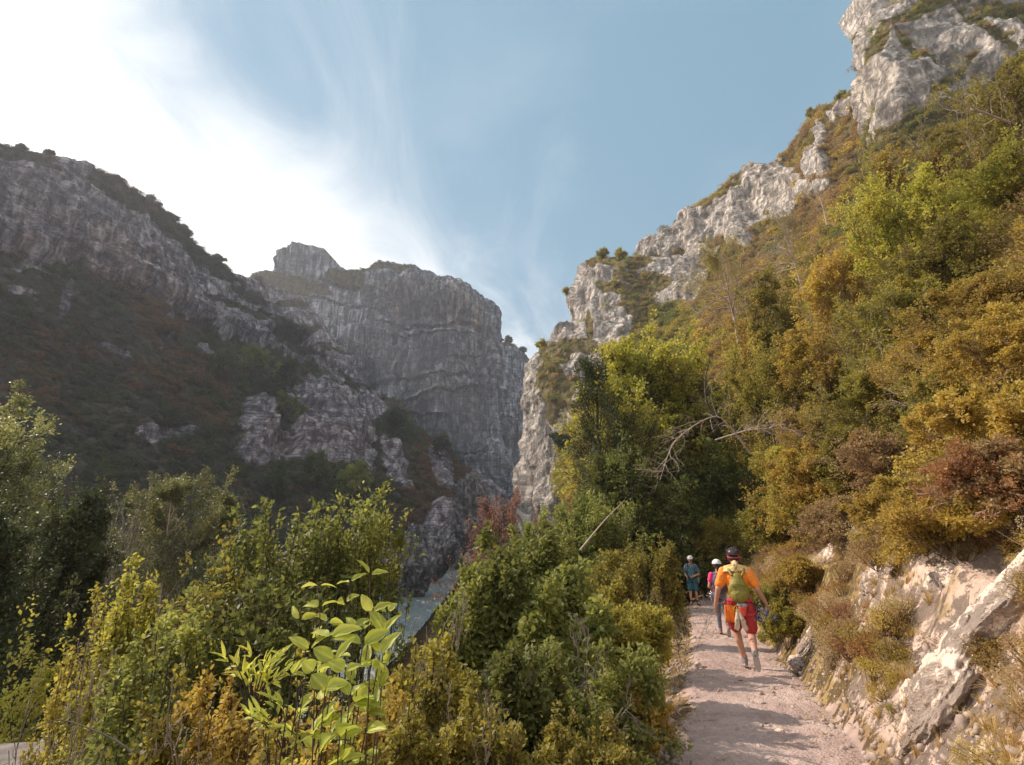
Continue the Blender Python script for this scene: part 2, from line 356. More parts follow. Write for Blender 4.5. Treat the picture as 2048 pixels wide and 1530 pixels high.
def mvegL(p, V):
    w = fbm(np.c_[p/60., 0*p[:, 0]], 4)*26
    below = sstep(p[:, 1]+w, bandline(p)-6, bandline(p)+12)
    top = 1-sstep(p[:, 1]-topline(p)+w*.6, 24, 42)
    top = top*(1-ell_mask(p, [(140, 330, 45, 22, 20)], .3))*(1-sstep(p[:, 0], 440, 500))
    v = np.maximum(below, top)
    v = np.maximum(v, ell_mask(p, [(500, 590, 60, 12, 20), (470, 615, 80, 7, 22), (570, 640, 80, 6, 16), (600, 612, 60, 7, 18), (650, 690, 50, 6, 30), (600, 700, 60, 6, 14)], .5)*.85)
    rock = ell_mask(p, [(518, 845, 44, 58, 12), (655, 835, 92, 72, 22), (540, 900, 70, 35, 0), (640, 905, 80, 30, 0), (715, 885, 36, 62, -15), (760, 800, 30, 40, 40), (335, 855, 60, 18, 0), (80, 520, 55, 16, -20),
                        (240, 540, 34, 16, 25), (140, 590, 12, 40, 15), (45, 575, 30, 8, 20), (250, 690, 60, 7, 20), (410, 700, 22, 12, 30),
                        (960, 1010, 35, 60, -20), (885, 1050, 50, 40, -30), (790, 930, 22, 60, -22), (880, 940, 20, 50, -25), (900, 1110, 60, 40, 0), (840, 1110, 60, 55, 0), (330, 655, 10, 40, 10)], .3)
    return np.clip(v-rock*1.1, 0, 1)
def ldisp(V, pix, mk):
    d = rockdisp(5.5, 2.8, 1.6, 8., .35, 2.2, (-.42, 0))(V, pix, mk)
    rock = ell_mask(pix, [(515, 850, 42, 55, 12), (655, 835, 80, 70, 18), (960, 1010, 35, 60, -20), (885, 1060, 50, 40, -30)], .3)
    y0 = bandline(pix)
    lip = np.exp(-((pix[:, 1]-(y0-22))/20)**2)*(pix[:, 0] < 700)
    und = np.exp(-((pix[:, 1]-(y0+8))/11)**2)*(pix[:, 0] < 700)
    d = d+rock*5+lip*4.0-und*5.0
    d = d-ell_mask(pix, [(585, 668, 52, 22, 12)], .18)*26        # the cave below the ledge
    d = d-ell_mask(pix, [(925, 1045, 12, 48, -8)], .3)*16
    return d
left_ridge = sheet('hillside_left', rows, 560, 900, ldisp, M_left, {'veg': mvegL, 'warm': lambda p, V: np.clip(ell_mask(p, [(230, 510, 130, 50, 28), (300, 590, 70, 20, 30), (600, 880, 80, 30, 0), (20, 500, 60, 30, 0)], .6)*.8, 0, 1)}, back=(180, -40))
# right hillside
Rc = [(2600, [(1100, 9), (760, 20), (420, 42), (150, 62), (-100, 78), (-320, 92)]),
      (2250, [(1100, 12), (760, 24), (400, 46), (200, 64), (60, 80), (-60, 92)]),
      (2048, [(1100, 15), (760, 28), (420, 48), (260, 66), (150, 82), (60, 94)]),
      (1900, [(1110, 19), (780, 33), (480, 54), (330, 72), (235, 88), (160, 98)]),
      (1800, [(1120, 22), (800, 38), (520, 60), (370, 80), (280, 94), (210, 102)]),
      (1722, [(1130, 25), (820, 42), (560, 68), (400, 90), (270, 104), (186, 112)]),
      (1660, [(1140, 28), (840, 45), (580, 74), (420, 98), (290, 116), (206, 124)]),
      (1610, [(1150, 30), (860, 48), (600, 80), (460, 108), (340, 128), (250, 136)]),
      (1580, [(1150, 31), (870, 50), (620, 84), (490, 114), (380, 136), (316, 146)]),
      (1500, [(1150, 34), (890, 52), (670, 88), (540, 124), (440, 148), (342, 158)]),
      (1400, [(1150, 37), (920, 56), (720, 92), (600, 130), (500, 156), (408, 168)]),
      (1300, [(1150, 42), (950, 60), (780, 96), (660, 134), (570, 160), (488, 176)]),
      (1200, [(1150, 48), (980, 68), (850, 98), (760, 128), (690, 150), (600, 185)]),
      (1120, [(1150, 56), (1040, 76), (960, 98), (900, 120), (860, 150), (820, 190)])]
rows = [[(px, c[k][0], c[k][1]) for px, c in Rc] for k in range(6)]
RR = [(1540, 380, 60, 48, -25), (1480, 430, 75, 42, -30), (1395, 460, 65, 34, -25), (1330, 490, 50, 22, -20), (1400, 520, 30, 30, 0), (1625, 385, 50, 14, -22), (1580, 420, 40, 14, -30), (1640, 330, 26, 40, 0), (1690, 225, 36, 16, -20), (1650, 300, 12, 50, -10), (1975, 235, 60, 22, 10), (1480, 480, 30, 26, 0)]
mvegR = lambda p, V: np.clip(1.-ell_mask(p, RR, .3)*1.05, 0, 1)
def rdisp(V, pix, mk):
    d = rockdisp(4, 1.6, .8, 6., .3, 1.0, (.1, .1))(V, pix, mk)+(1-mk['veg'])*3*(pix[:, 1] < 560)
    sc = np.clip(np.linalg.norm(V, axis=1)/80, .25, 1); return d*sc
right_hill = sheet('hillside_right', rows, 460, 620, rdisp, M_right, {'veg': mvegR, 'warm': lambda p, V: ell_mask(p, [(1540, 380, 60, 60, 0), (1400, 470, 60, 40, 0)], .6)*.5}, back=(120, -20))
# upper cliff at the frame's top right
ed = [(470, 1800), (330, 1760), (250, 1738), (200, 1722), (120, 1718), (60, 1724), (10, 1738), (-60, 1758), (-220, 1820), (-380, 1890), (-430, 1950)]
rows = []
for k, (py, ex) in enumerate(ed):
    D0 = 76+k*2.2
    rows.append([(ex+120, py, D0+60), (ex+50, py, D0+30), (ex, py, D0+12), (ex+30, py, D0+3), (ex+90, py-4, D0-1), (ex+200, py-14, D0-4), (ex+330, py-24, D0-8), (ex+520, py-30, D0-12), (ex+800, py-30, D0-14)])
mvU = lambda p, V: np.clip(np.maximum(ell_mask(p, [(1860, 20, 100, 14, -20), (1830, 100, 60, 10, 40), (1755, 100, 14, 50, 25), (2010, 20, 80, 30, 0), (1900, 160, 70, 9, -40), (1960, 70, 90, 12, 40), (1730, 262, 20, 14, 0)], .5)*.75, sstep(p[:, 1], 268-(p[:, 0]-1740)*.55, 310-(p[:, 0]-1740)*.55)), 0, 1)
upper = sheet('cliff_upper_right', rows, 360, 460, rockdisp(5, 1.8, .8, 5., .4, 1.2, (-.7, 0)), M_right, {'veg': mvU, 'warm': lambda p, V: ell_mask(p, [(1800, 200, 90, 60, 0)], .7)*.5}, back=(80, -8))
# sunlit buttress standing at the mouth of the gorge
ed = [(1180, 1062, 118), (1090, 1052, 122), (1040, 1048, 125), (980, 1046, 128), (900, 1046, 132), (820, 1048, 136), (760, 1053, 139), (722, 1068, 141), (700, 1086, 144), (664, 1118, 148), (645, 1150, 151), (600, 1149, 154), (560, 1158, 158), (530, 1166, 161), (516, 1184, 164)]
rows = []
for py, ex, D0 in ed:
    rows.append([(ex+34, py, D0+75), (ex+10, py, D0+30), (ex, py, D0+10), (ex+16, py, D0+1), (ex+50, py, D0-5), (ex+100, py, D0-9), (ex+170, py-(3 if py < 530 else 0), D0-14), (ex+260, py-(6 if py < 530 else 0), D0-22)])
mvB = lambda p, V: np.clip(ell_mask(p, [(1240, 520, 80, 14, 3), (1290, 560, 60, 20, 10), (1250, 580, 60, 12, 10), (1110, 700, 34, 18, -25), (1110, 770, 40, 45, 50), (1090, 740, 28, 14, -50), (1160, 690, 40, 14, 10), (1290, 620, 60, 30, 30), (1320, 660, 60, 50, 0), (1180, 650, 8, 30, 0), (1150, 820, 40, 14, 50), (1095, 800, 14, 40, 0)], .45), 0, 1)
def bdisp(V, pix, mk):
    d = rockdisp(5, 2.2, .9, 6., .35, 1.6, (.3, 0))(V, pix, mk)
    return d-ell_mask(pix, [(1112, 985, 20, 16, -30)], .25)*14-ell_mask(pix, [(1100, 1010, 14, 26, 30)], .25)*10
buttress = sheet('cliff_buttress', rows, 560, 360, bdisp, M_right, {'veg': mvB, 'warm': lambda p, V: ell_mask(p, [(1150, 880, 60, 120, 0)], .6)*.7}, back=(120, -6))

# ------------------------------------------------------------------ near ground
PY = np.array([-40, -6, 0, 4.6, 8.5, 13.1, 20.8, 30, 45, 70, 120, 300.])
PX = np.array([-8, -1.2, .25, 2.0, 3.45, 5.0, 7.45, 11.5, 19, 31, 55, 130.])
PZ = np.array([1.2, .3, .2, 0, -.22, -.50, -.68, -1.0, -1.6, -2.5, -3.5, -4])
_yy = np.linspace(-40, 300, 1361)
def _sm(a):
    v = np.interp(_yy, PY, a); k = np.hanning(13); k /= k.sum(); return np.convolve(np.pad(v, 6, 'edge'), k, 'valid')
_px, _pz = _sm(PX), _sm(PZ)
path_x = lambda y: np.interp(y, _yy, _px)
path_z = lambda y: np.interp(y, _yy, _pz)
RIVX = lambda y: np.interp(y, [-60, 0, 52, 93, 150, 219, 300], [-17, -17, -17, -18.5, -21, -26, -34])
WATER = -8.0
def ground(x, y, detail=True):
    x = np.asarray(x, float); y = np.asarray(y, float)
    ds = x-path_x(y); z0 = path_z(y)
    h = np.interp(ds, [-60, -30, -13, -9, -5, -2.6, -1.3, -.75, .75, 1.05, 1.7, 2.6, 4.2, 8, 14, 40], [-8.6, -8.6, -8.4, -4.4, -1.7, -.75, -.22, -.02, 0, .42, 1.35, 2.05, 3.15, 6.2, 12.5, 44])
    P3 = np.stack([x, y, 0*x], -1).reshape(-1, 3)
    sh = x.shape
    bank = sstep(ds, .8, 2.2); left = sstep(-ds, 1.0, 4.0)
    if detail:
        n1_ = fbm(P3*.35, 4).reshape(sh); n2_ = (ridged(P3*1.1, 4)-.5).reshape(sh); n3_ = fbm(P3*4, 3).reshape(sh)
        h = h+bank*(n1_*.7+n2_*.34+n3_*.10)+left*(n1_*.9+n3_*.06)+(1-np.maximum(bank, left))*n3_*.018
    z = z0+h
    # bare earth bench low on the left
    k = np.exp(-(((x+7.2)/3.6)**2+((y-8.2)/2.6)**2)**2); z = z*(1-k)+(-1.25)*k
    # river bed
    rw = np.abs(x-RIVX(y)); z = np.where(rw < 8, np.minimum(z, -8.6+sstep(rw, 4.5, 8)*.8), z)
    far = sstep(-(x-RIVX(y)), 8, 26); z = z+far*5*sstep(y, -10, 40)
    return z
def ground_patch(name, xs, ys, mat, veg):
    X, Y = np.meshgrid(xs, ys); Z = ground(X, Y); V = np.stack([X, Y, Z], -1).reshape(-1, 3)
    o = obj(name, mesh(V, [grid_faces(len(ys), len(xs))], {'veg': veg(V), 'warm': 0*V[:, 0]}), mat); tag(o, kind='structure'); return V
def gveg(V):
    ds = V[:, 0]-path_x(V[:, 1]); n = fbm(V*.5+9, 3)
    bankrock = sstep(ds, .75, 1.0)*(1-sstep(ds, 4.5, 7.5))
    v = 1-bankrock*np.clip(.52+n*1.9, 0, 1)
    return np.clip(v, 0, 1)
xs = np.concatenate([-np.geomspace(130, 12, 70), np.linspace(-11.7, -4, 50), np.linspace(-3.9, 12, 330), np.geomspace(12.1, 75, 130)])
ys = np.concatenate([np.linspace(-30, 1.6, 30), np.linspace(1.7, 14, 260), np.geomspace(14.1, 300, 190)])
ground_patch('ground', xs, ys, M_near, gveg)
# very wide land sheet reaching the horizon behind the gorge
nn = 60; xs2 = np.linspace(-3000, 3000, nn); X, Y = np.meshgrid(xs2, np.linspace(-2500, 4500, nn)); Z = -12+0*X
tag(obj('terrain', mesh(np.stack([X, Y, Z], -1).reshape(-1, 3), [grid_faces(nn, nn)], {'veg': np.ones(nn*nn), 'warm': np.zeros(nn*nn)}), M_left), kind='structure')
# path
m_, t = material('path_gravel'); co = t.add('ShaderNodeTexCoord').outputs['Object']
n_a = t.noise(co, 1.1, 5, .6); n_b = t.noise(co, 26, 6, .7); v_ = t.add('ShaderNodeTexVoronoi', Vector=co, Scale=42.)
c = t.mix(t.ss(n_a, .35, .65), rgb(.42, .30, .265), rgb(.56, .425, .375)); c = t.mix(t.math('MULTIPLY', t.ss(n_b, .45, .75), .5), c, rgb(.30, .20, .17))
n_c = t.noise(co, 4.5, 6, .7); c = t.mix(t.math('MULTIPLY', t.ss(n_c, .52, .66), .55), c, rgb(.33, .215, .175))
c = t.mix(t.math('MULTIPLY', t.ss(v_.outputs[0], .25, .05), .35), c, rgb(.62, .52, .46))
b = t.add('ShaderNodeBump', Strength=.9, Distance=.02, Height=t.math('ADD', n_b, t.math('MULTIPLY', v_.outputs[0], -.7)))
out(t, t.add('ShaderNodeBsdfPrincipled', Base__Color=c, Roughness=.95, Specular__IOR__Level=.15, Normal=b.outputs[0])); M_path = m_
yv = np.concatenate([np.linspace(-6, 2, 40), np.linspace(2.05, 14, 420), np.linspace(14.1, 34, 120)]); uv = np.linspace(-1, 1, 90)
wl = .95+.18*perlin(np.c_[yv*.7, 0*yv, 0*yv]); wr = .88+.2*perlin(np.c_[yv*.8, 0*yv+4, 0*yv])
X = path_x(yv)[:, None]+np.where(uv[None] < 0, uv[None]*wl[:, None], uv[None]*wr[:, None]); Y = yv[:, None]+0*X
P3 = np.stack([X, Y, 0*X], -1).reshape(-1, 3)
Z = ground(X, Y)+.02-.05*np.abs(uv[None])**6+(fbm(P3*7, 4, .6)*.034+fbm(P3*1.5, 2)*.03).reshape(X.shape)
tag(obj('path', mesh(np.stack([X, Y, Z], -1).reshape(-1, 3), [grid_faces(*X.shape)]), M_path), kind='structure')
# earth bench bottom left
m_, t = material('grey_earth'); co = t.add('ShaderNodeTexCoord').outputs['Object']; n_a = t.noise(co, 3, 6, .65); n_b = t.noise(co, 30, 4, .6)
b = t.add('ShaderNodeBump', Strength=.6, Distance=.02, Height=n_b)
out(t, t.add('ShaderNodeBsdfPrincipled', Base__Color=t.mix(t.ss(n_a, .3, .7), rgb(.12, .10, .095), rgb(.24, .20, .185)), Roughness=.95, Normal=b.outputs[0]))
a_ = np.linspace(0, 1, 40); th = np.linspace(0, 2*math.pi, 70)
X = -7.4+a_[:, None]*(3.2+.3*np.sin(3*th))*np.cos(th); Y = 8.2+a_[:, None]*(2.3+.25*np.cos(4*th))*np.sin(th)
Z = ground(X, Y)+.03-.06*a_[:, None]**4
tag(obj('dirt_clearing', mesh(np.stack([X, Y, Z], -1).reshape(-1, 3), [grid_faces(*X.shape)]), m_), kind='structure')
# river
m_, t = material('river_water'); co = t.add('ShaderNodeTexCoord').outputs['Object']
n_a = t.noise(t.mapping(co, sc=(1, .40, 1)), .8, 9, .72, 1.2); n_b = t.noise(co, 5, 5, .6)
b = t.add('ShaderNodeBump', Strength=.8, Distance=.25, Height=t.math('ADD', n_a, t.math('MULTIPLY', n_b, .3)))
c = t.mix(t.math('MULTIPLY', t.ss(n_a, .54, .66), .8), t.mix(t.ss(n_b, .35, .65), rgb(.10, .125, .12), rgb(.24, .275, .27)), rgb(.58, .60, .61))
out(t, t.add('ShaderNodeBsdfPrincipled', Base__Color=c, Roughness=t.ss(n_a, .5, .62, .35, .8), Normal=b.outputs[0]))
yv = np.linspace(-30, 290, 900); uv = np.linspace(-7, 7, 50); X = RIVX(yv)[:, None]+uv[None]; Y = yv[:, None]+0*X; WV = (ridged(np.stack([X, Y*.5, 0*X], -1).reshape(-1, 3)*.9, 4)-.5).reshape(X.shape)*.30
tag(obj('river_water', mesh(np.stack([X, Y, WATER+WV], -1).reshape(-1, 3), [grid_faces(*X.shape)]), m_), kind='structure')
# ------------------------------------------------------------------ foliage
TQ = (np.array([[0, 0, 0], [.48, .5, .10], [1, 0, -.03], [.48, -.5, .10]]), [np.array([[0, 1, 2, 3]])])
TB = (np.array([[0, 0, 0], [.28, .42, .07], [.30, 0, 0], [.28, -.42, .07], [.64, .40, .05], [.66, 0, -.03], [.64, -.40, .05], [1, 0, -.12]]),
      [np.array([[0, 2, 1], [0, 3, 2], [4, 5, 7], [5, 6, 7]]), np.array([[1, 2, 5, 4], [2, 3, 6, 5]])])
def leaves(mb, pos, d, size, asp=.55, tint=0., tmpl=TQ, up=.5, rng=None):
    n = len(pos); rng = rng or np.random
    d = d/(np.linalg.norm(d, axis=1)[:, None]+1e-9)
    nr = rng.normal(size=(n, 3)); nr[:, 2] += up*2
    s_ = np.cross(nr, d); s_ /= np.linalg.norm(s_, axis=1)[:, None]+1e-9; nn_ = np.cross(d, s_)
    T, F = tmpl; size = np.broadcast_to(np.asarray(size, float), (n,))
    V = pos[:, None]+size[:, None, None]*(T[None, :, :1]*d[:, None]+asp*T[None, :, 1:2]*s_[:, None]+T[None, :, 2:]*nn_[:, None])
    k = len(T); off = (np.arange(n)*k)[:, None, None]
    mb.add(V.reshape(-1, 3), [(f[None]+off).reshape(-1, f.shape[1]) for f in F], np.repeat(np.broadcast_to(tint, (n,)), k))
def unit(a): return a/(np.linalg.norm(a, axis=-1)[..., None]+1e-9)
def cloud(seed, n=360, k=13, leaf=.11, asp=.6, flat=.8, spread=.30, twigs=0):
    rng = np.random.RandomState(seed); mb = MB()
    c = unit(rng.normal(size=(k, 3))); c[:, 2] = np.abs(c[:, 2])*.9-.15; c *= rng.uniform(.35, .80, (k, 1)); c[:, 2] *= flat
    i = rng.randint(0, k, n); o_ = unit(rng.normal(size=(n, 3)))*rng.uniform(.45, 1, (n, 1))**.5*spread*rng.uniform(.7, 1.3, k)[i][:, None]
    o_[:, 2] *= .75
    p = c[i]+o_
    ct = rng.uniform(0, 1, k)
    leaves(mb, p, unit(o_)+rng.normal(size=(n, 3))*.6, leaf*rng.uniform(.6, 1.3, n), asp, np.clip(.55*ct[i]+.45*rng.uniform(0, 1, n), .08, 1), TQ, .45, rng)
    for q_ in range(twigs):
        e_ = c[rng.randint(k)]+rng.normal(size=3)*.2; b_ = np.array([rng.normal()*.1, rng.normal()*.1, -.5])
        mb.tube(np.array([b_, (b_+e_)/2+rng.normal(size=3)*.08, e_*1.15]), [.02, .013, .005], 3, 0., False)
    return mb.mesh()
def tuft(seed, n=46, h=1., lean=.5, w=.014):
    rng = np.random.RandomState(seed); mb = MB()
    for q_ in range(n):
        a = rng.uniform(0, 6.283); L = h*rng.uniform(.45, 1.); r = rng.uniform(0, .14)
        b_ = np.array([math.cos(a)*r, math.sin(a)*r, -.05]); ln = lean*rng.uniform(.2, 1.2)
        u = np.linspace(0, 1, 4)[:, None]
        P = b_+u*np.array([0, 0, L])+u*u*np.array([math.cos(a), math.sin(a), -.35])*ln*L
        sd_ = np.array([-math.sin(a), math.cos(a), 0])*w*(1-u*.85)
        mb.add(np.concatenate([P-sd_, P+sd_]), [np.array([[0, 1, 5, 4], [1, 2, 6, 5], [2, 3, 7, 6]])], rng.uniform(.2, 1))
    return mb.mesh()
def stone_mesh(seed, nu=14, nv=18, cuts=9, rough=.12, squash=.65):
    rng = np.random.RandomState(seed); N_ = unit(rng.normal(size=(cuts, 3))); dd = rng.uniform(.62, 1., cuts)
    def f(V):
        V = unit(V); c_ = V@N_.T; t_ = np.min(np.where(c_ > .05, dd/np.maximum(c_, .05), 9), axis=1); t_ = np.minimum(t_, 1.05)
        return V*(t_+rough*fbm(V*2.1+seed, 4)+rough*.6*(ridged(V*3.3+seed, 3)-.5))[:, None]
    mb = MB(); mb.ell((0, 0, 0), (1, .85, squash), nu, nv, 0., None, f); return mb.mesh()

# palettes (dark/brown twig colour first)
LM = dict(
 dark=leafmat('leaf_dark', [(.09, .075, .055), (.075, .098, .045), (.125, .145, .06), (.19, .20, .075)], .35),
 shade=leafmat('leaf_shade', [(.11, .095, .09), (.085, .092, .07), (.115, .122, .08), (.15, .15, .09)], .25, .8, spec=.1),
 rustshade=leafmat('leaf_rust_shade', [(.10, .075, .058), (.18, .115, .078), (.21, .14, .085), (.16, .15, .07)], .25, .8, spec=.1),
 olive=leafmat('leaf_olive', [(.20, .13, .075), (.25, .22, .055), (.39, .34, .075), (.53, .455, .12)], .5),
 ochre=leafmat('leaf_ochre', [(.26, .155, .085), (.39, .28, .075), (.53, .40, .10), (.65, .51, .14)], .5),
 brown=leafmat('leaf_brown', [(.24, .15, .10), (.32, .21, .12), (.43, .30, .15), (.42, .33, .12)], .4, .8),
 green=leafmat('leaf_green', [(.13, .10, .055), (.15, .175, .055), (.265, .285, .085), (.43, .435, .13)], .5),
 lime=leafmat('leaf_lime', [(.15, .13, .05), (.31, .31, .06), (.46, .43, .09), (.58, .53, .15)], .52),
 grey=leafmat('leaf_grey_green', [(.15, .12, .085), (.17, .19, .08), (.30, .31, .13), (.50, .49, .23)], .45, .5, spec=.4),
 red=leafmat('leaf_red', [(.18, .10, .085), (.32, .17, .14), (.40, .225, .18), (.40, .27, .20)], .4),
 rust=leafmat('leaf_rust', [(.22, .12, .08), (.36, .18, .09), (.50, .27, .12), (.52, .36, .14)], .45),
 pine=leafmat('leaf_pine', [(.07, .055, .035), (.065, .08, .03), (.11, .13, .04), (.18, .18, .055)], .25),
 palm=leafmat('leaf_big', [(.22, .25, .06), (.44, .50, .09), (.60, .64, .16), (.80, .68, .08)], .5, .5, spec=.35, var=.02),
 grass=leafmat('dry_grass', [(.36, .23, .12), (.50, .34, .16), (.62, .45, .22), (.46, .37, .16)], .45, .8, spec=.2),
 drygrass=leafmat('straw', [(.36, .26, .17), (.52, .41, .27), (.66, .54, .37), (.46, .43, .22)], .4, .8, spec=.2))
BARK = barkmat('bark_grey', (.16, .125, .10), (.30, .25, .21)); BARKD = barkmat('bark_dark', (.035, .026, .02), (.08, .06, .045))
BARKP = barkmat('bark_pale', (.34, .25, .21), (.52, .42, .36)); BARKR = barkmat('bark_red', (.20, .09, .06), (.34, .17, .12))

def protos(cname, specs):
    L = []
    for i, (me, mat) in enumerate(specs):
        o = obj(cname, me if len(me.materials) == 0 else me.copy(), None, link=False)
        o.data.materials.clear(); o.data.materials.append(mat); L.append(o)
    return L
def scatter(name, pts, scl, tiltrot, idx, plist, label, cat, nscale=None):
    c_ = bpy.data.collections.new(name+'_kinds')
    for i, o in enumerate(plist): o.name = 'kind_%02d_%s' % (i, name); c_.objects.link(o)
    me = mesh(pts, [], {'rt': tiltrot, 'sc3': scl}); a = me.attributes.new('ix', 'INT', 'POINT'); a.data.foreach_set('value', np.asarray(idx, np.int32))
    o = obj(name, me); tag(o, label, cat, None, 'stuff')
    ng = bpy.data.node_groups.new(name, 'GeometryNodeTree')
    ng.interface.new_socket(name='Geometry', in_out='INPUT', socket_type='NodeSocketGeometry'); ng.interface.new_socket(name='Geometry', in_out='OUTPUT', socket_type='NodeSocketGeometry')
    N_ = ng.nodes; gi = N_.new('NodeGroupInput'); go = N_.new('NodeGroupOutput'); ip = N_.new('GeometryNodeInstanceOnPoints'); ci = N_.new('GeometryNodeCollectionInfo')
    ci.inputs[0].default_value = c_; ci.inputs['Separate Children'].default_value = True; ci.inputs['Reset Children'].default_value = True
    ip.inputs['Pick Instance'].default_value = True
    def at_(nm, ty):
        q_ = N_.new('GeometryNodeInputNamedAttribute'); q_.data_type = ty; q_.inputs[0].default_value = nm; return [s_ for s_ in q_.outputs if s_.enabled][0]
    ng.links.new(gi.outputs[0], ip.inputs['Points']); ng.links.new(ci.outputs[0], ip.inputs['Instance'])
    ng.links.new(at_('ix', 'INT'), ip.inputs['Instance Index']); ng.links.new(at_('rt', 'FLOAT_VECTOR'), ip.inputs['Rotation']); ng.links.new(at_('sc3', 'FLOAT_VECTOR'), ip.inputs['Scale'])
    ng.links.new(ip.outputs[0], go.inputs[0])
    md = o.modifiers.new('scatter', 'NODES'); md.node_group = ng
    return o
RNG = np.random.RandomState(11)
def sample(sh, n, wf, lim=(-450, 2500, -500, 1500)):
    V = sh['V'].reshape(sh['nu'], sh['nv'], 3); a = V[:-1, :-1]; b_ = V[1:, :-1]; c_ = V[:-1, 1:]; d_ = V[1:, 1:]
    A = np.linalg.norm(np.cross(b_-a, c_-a), axis=2)
    C = ((a+d_)/2).reshape(-1, 3); p = to_px(C)
    mk = {k: v.reshape(sh['nu'], sh['nv'])[:-1, :-1].ravel() for k, v in sh['mk'].items()}
    w = A.ravel()*wf(p, C, mk)*((p[:, 0] > lim[0])&(p[:, 0] < lim[1])&(p[:, 1] > lim[2])&(p[:, 1] < lim[3]))
    i = RNG.choice(len(w), n, p=w/w.sum()); f = RNG.uniform(size=(n, 2, 1))
    a, b_, c_, d_ = [q_.reshape(-1, 3)[i] for q_ in (a, b_, c_, d_)]
    P = (a*(1-f[:, 0])+b_*f[:, 0])*(1-f[:, 1])+(c_*(1-f[:, 0])+d_*f[:, 0])*f[:, 1]
    return P, to_px(P)
def rots(n, tilt=.2): return np.c_[RNG.normal(size=n)*tilt, RNG.normal(size=n)*tilt, RNG.uniform(0, 6.283, n)]
def scl3(s_, zf=1., j=.2): n = len(s_); return np.c_[s_*RNG.uniform(1-j, 1+j, n), s_*RNG.uniform(1-j, 1+j, n), s_*zf*RNG.uniform(1-j, 1+j, n)]
CL = [cloud(i, 420, 12+i % 4, .15, .62, .85, .34) for i in range(5)]               # far crowns
CM = [cloud(20+i, 1500, 20, .10, .62, .9, .26, 16) for i in range(4)]              # mid scrub
CS = [cloud(40+i, 1700, 26, .058, .6, .8, .26, 40) for i in range(4)]             # near scrub, fine leaves

# left slope wood and scrub
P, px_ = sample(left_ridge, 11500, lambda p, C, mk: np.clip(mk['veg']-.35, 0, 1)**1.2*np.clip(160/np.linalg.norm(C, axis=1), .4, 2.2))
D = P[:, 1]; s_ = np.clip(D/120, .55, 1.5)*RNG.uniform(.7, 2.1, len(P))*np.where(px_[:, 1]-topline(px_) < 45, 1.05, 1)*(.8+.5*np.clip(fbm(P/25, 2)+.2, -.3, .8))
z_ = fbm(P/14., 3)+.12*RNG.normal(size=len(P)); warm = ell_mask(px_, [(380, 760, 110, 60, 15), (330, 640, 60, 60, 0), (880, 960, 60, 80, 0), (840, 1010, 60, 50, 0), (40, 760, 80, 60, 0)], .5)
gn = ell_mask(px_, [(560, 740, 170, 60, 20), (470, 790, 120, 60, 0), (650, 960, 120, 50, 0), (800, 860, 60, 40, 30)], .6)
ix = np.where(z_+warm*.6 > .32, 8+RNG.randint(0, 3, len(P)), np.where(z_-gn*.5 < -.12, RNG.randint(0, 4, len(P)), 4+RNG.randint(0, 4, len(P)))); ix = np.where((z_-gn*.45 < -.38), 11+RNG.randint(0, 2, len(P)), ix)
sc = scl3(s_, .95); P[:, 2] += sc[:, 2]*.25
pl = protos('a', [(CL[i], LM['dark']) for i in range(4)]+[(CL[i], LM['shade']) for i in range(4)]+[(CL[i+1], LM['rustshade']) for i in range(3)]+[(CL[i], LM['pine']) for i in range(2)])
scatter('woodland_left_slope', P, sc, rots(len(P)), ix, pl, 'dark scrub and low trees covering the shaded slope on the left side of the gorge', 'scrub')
# scrub tufts on the far wall, pillar and its tops
Q = []
for sh, n in ((main_wall, 1300), (pillar, 130)):
    P, px_ = sample(sh, n, lambda p, C, mk: mk['veg']**2+.004); Q.append(P)
P = np.concatenate(Q); s_ = RNG.uniform(1.0, 2.6, len(P)); sc = scl3(s_, .8)
pl = protos('b', [(CL[i], LM['shade']) for i in range(3)]+[(CL[i], LM['dark']) for i in range(2)])
scatter('scrub_far_cliff', P, sc, rots(len(P)), RNG.randint(0, 5, len(P)), pl, 'small dark bushes on the ledges and brow of the great grey wall', 'scrub')
# right slope
P, px_ = sample(right_hill, 17000, lambda p, C, mk: np.clip(mk['veg']-.3, 0, 1)*np.clip(70/np.linalg.norm(C, axis=1), .25, 4)**1.5)
D = np.linalg.norm(P, axis=1); s_ = np.clip(D/62, .45, 1.6)*RNG.uniform(.45, 1.9, len(P))*(.85+.6*np.clip(fbm(P/12, 2)+.1, -.3, .8))
z_ = fbm(P/11., 3)+.16*RNG.normal(size=len(P))
gr = ell_mask(px_, [(1290, 640, 120, 90, 0), (1350, 560, 80, 60, 0), (1580, 640, 40, 90, 20), (1560, 480, 60, 60, 0), (1950, 300, 120, 90, -20), (1300, 950, 200, 160, 0), (1750, 450, 90, 110, 0)], .6)
br = ell_mask(px_, [(1460, 560, 110, 120, 0), (1640, 400, 60, 130, 0), (1700, 270, 60, 60, 0), (1980, 850, 160, 150, 0), (1800, 950, 200, 110, 0), (1850, 260, 100, 50, -30)], .6)
v_ = z_+gr*.35-br*.4
near = D < 48
ix = np.select([v_ > .42, v_ > .06, v_ > -.22], [0+RNG.randint(0, 3, len(P)), 3+RNG.randint(0, 4, len(P)), 7+RNG.randint(0, 3, len(P))], 10+RNG.randint(0, 3, len(P)))+np.where(near, 13, 0)
sc = scl3(s_, .85); P[:, 2] += sc[:, 2]*.15
def set13(Cx): return [(Cx[i % 4], LM['green']) for i in range(3)]+[(Cx[i % 4], LM['olive']) for i in range(4)]+[(Cx[i % 4], LM['ochre']) for i in range(3)]+[(Cx[(i+1) % 4], LM['brown']) for i in range(3)]
pl = protos('c', set13(CL)+set13(CM))
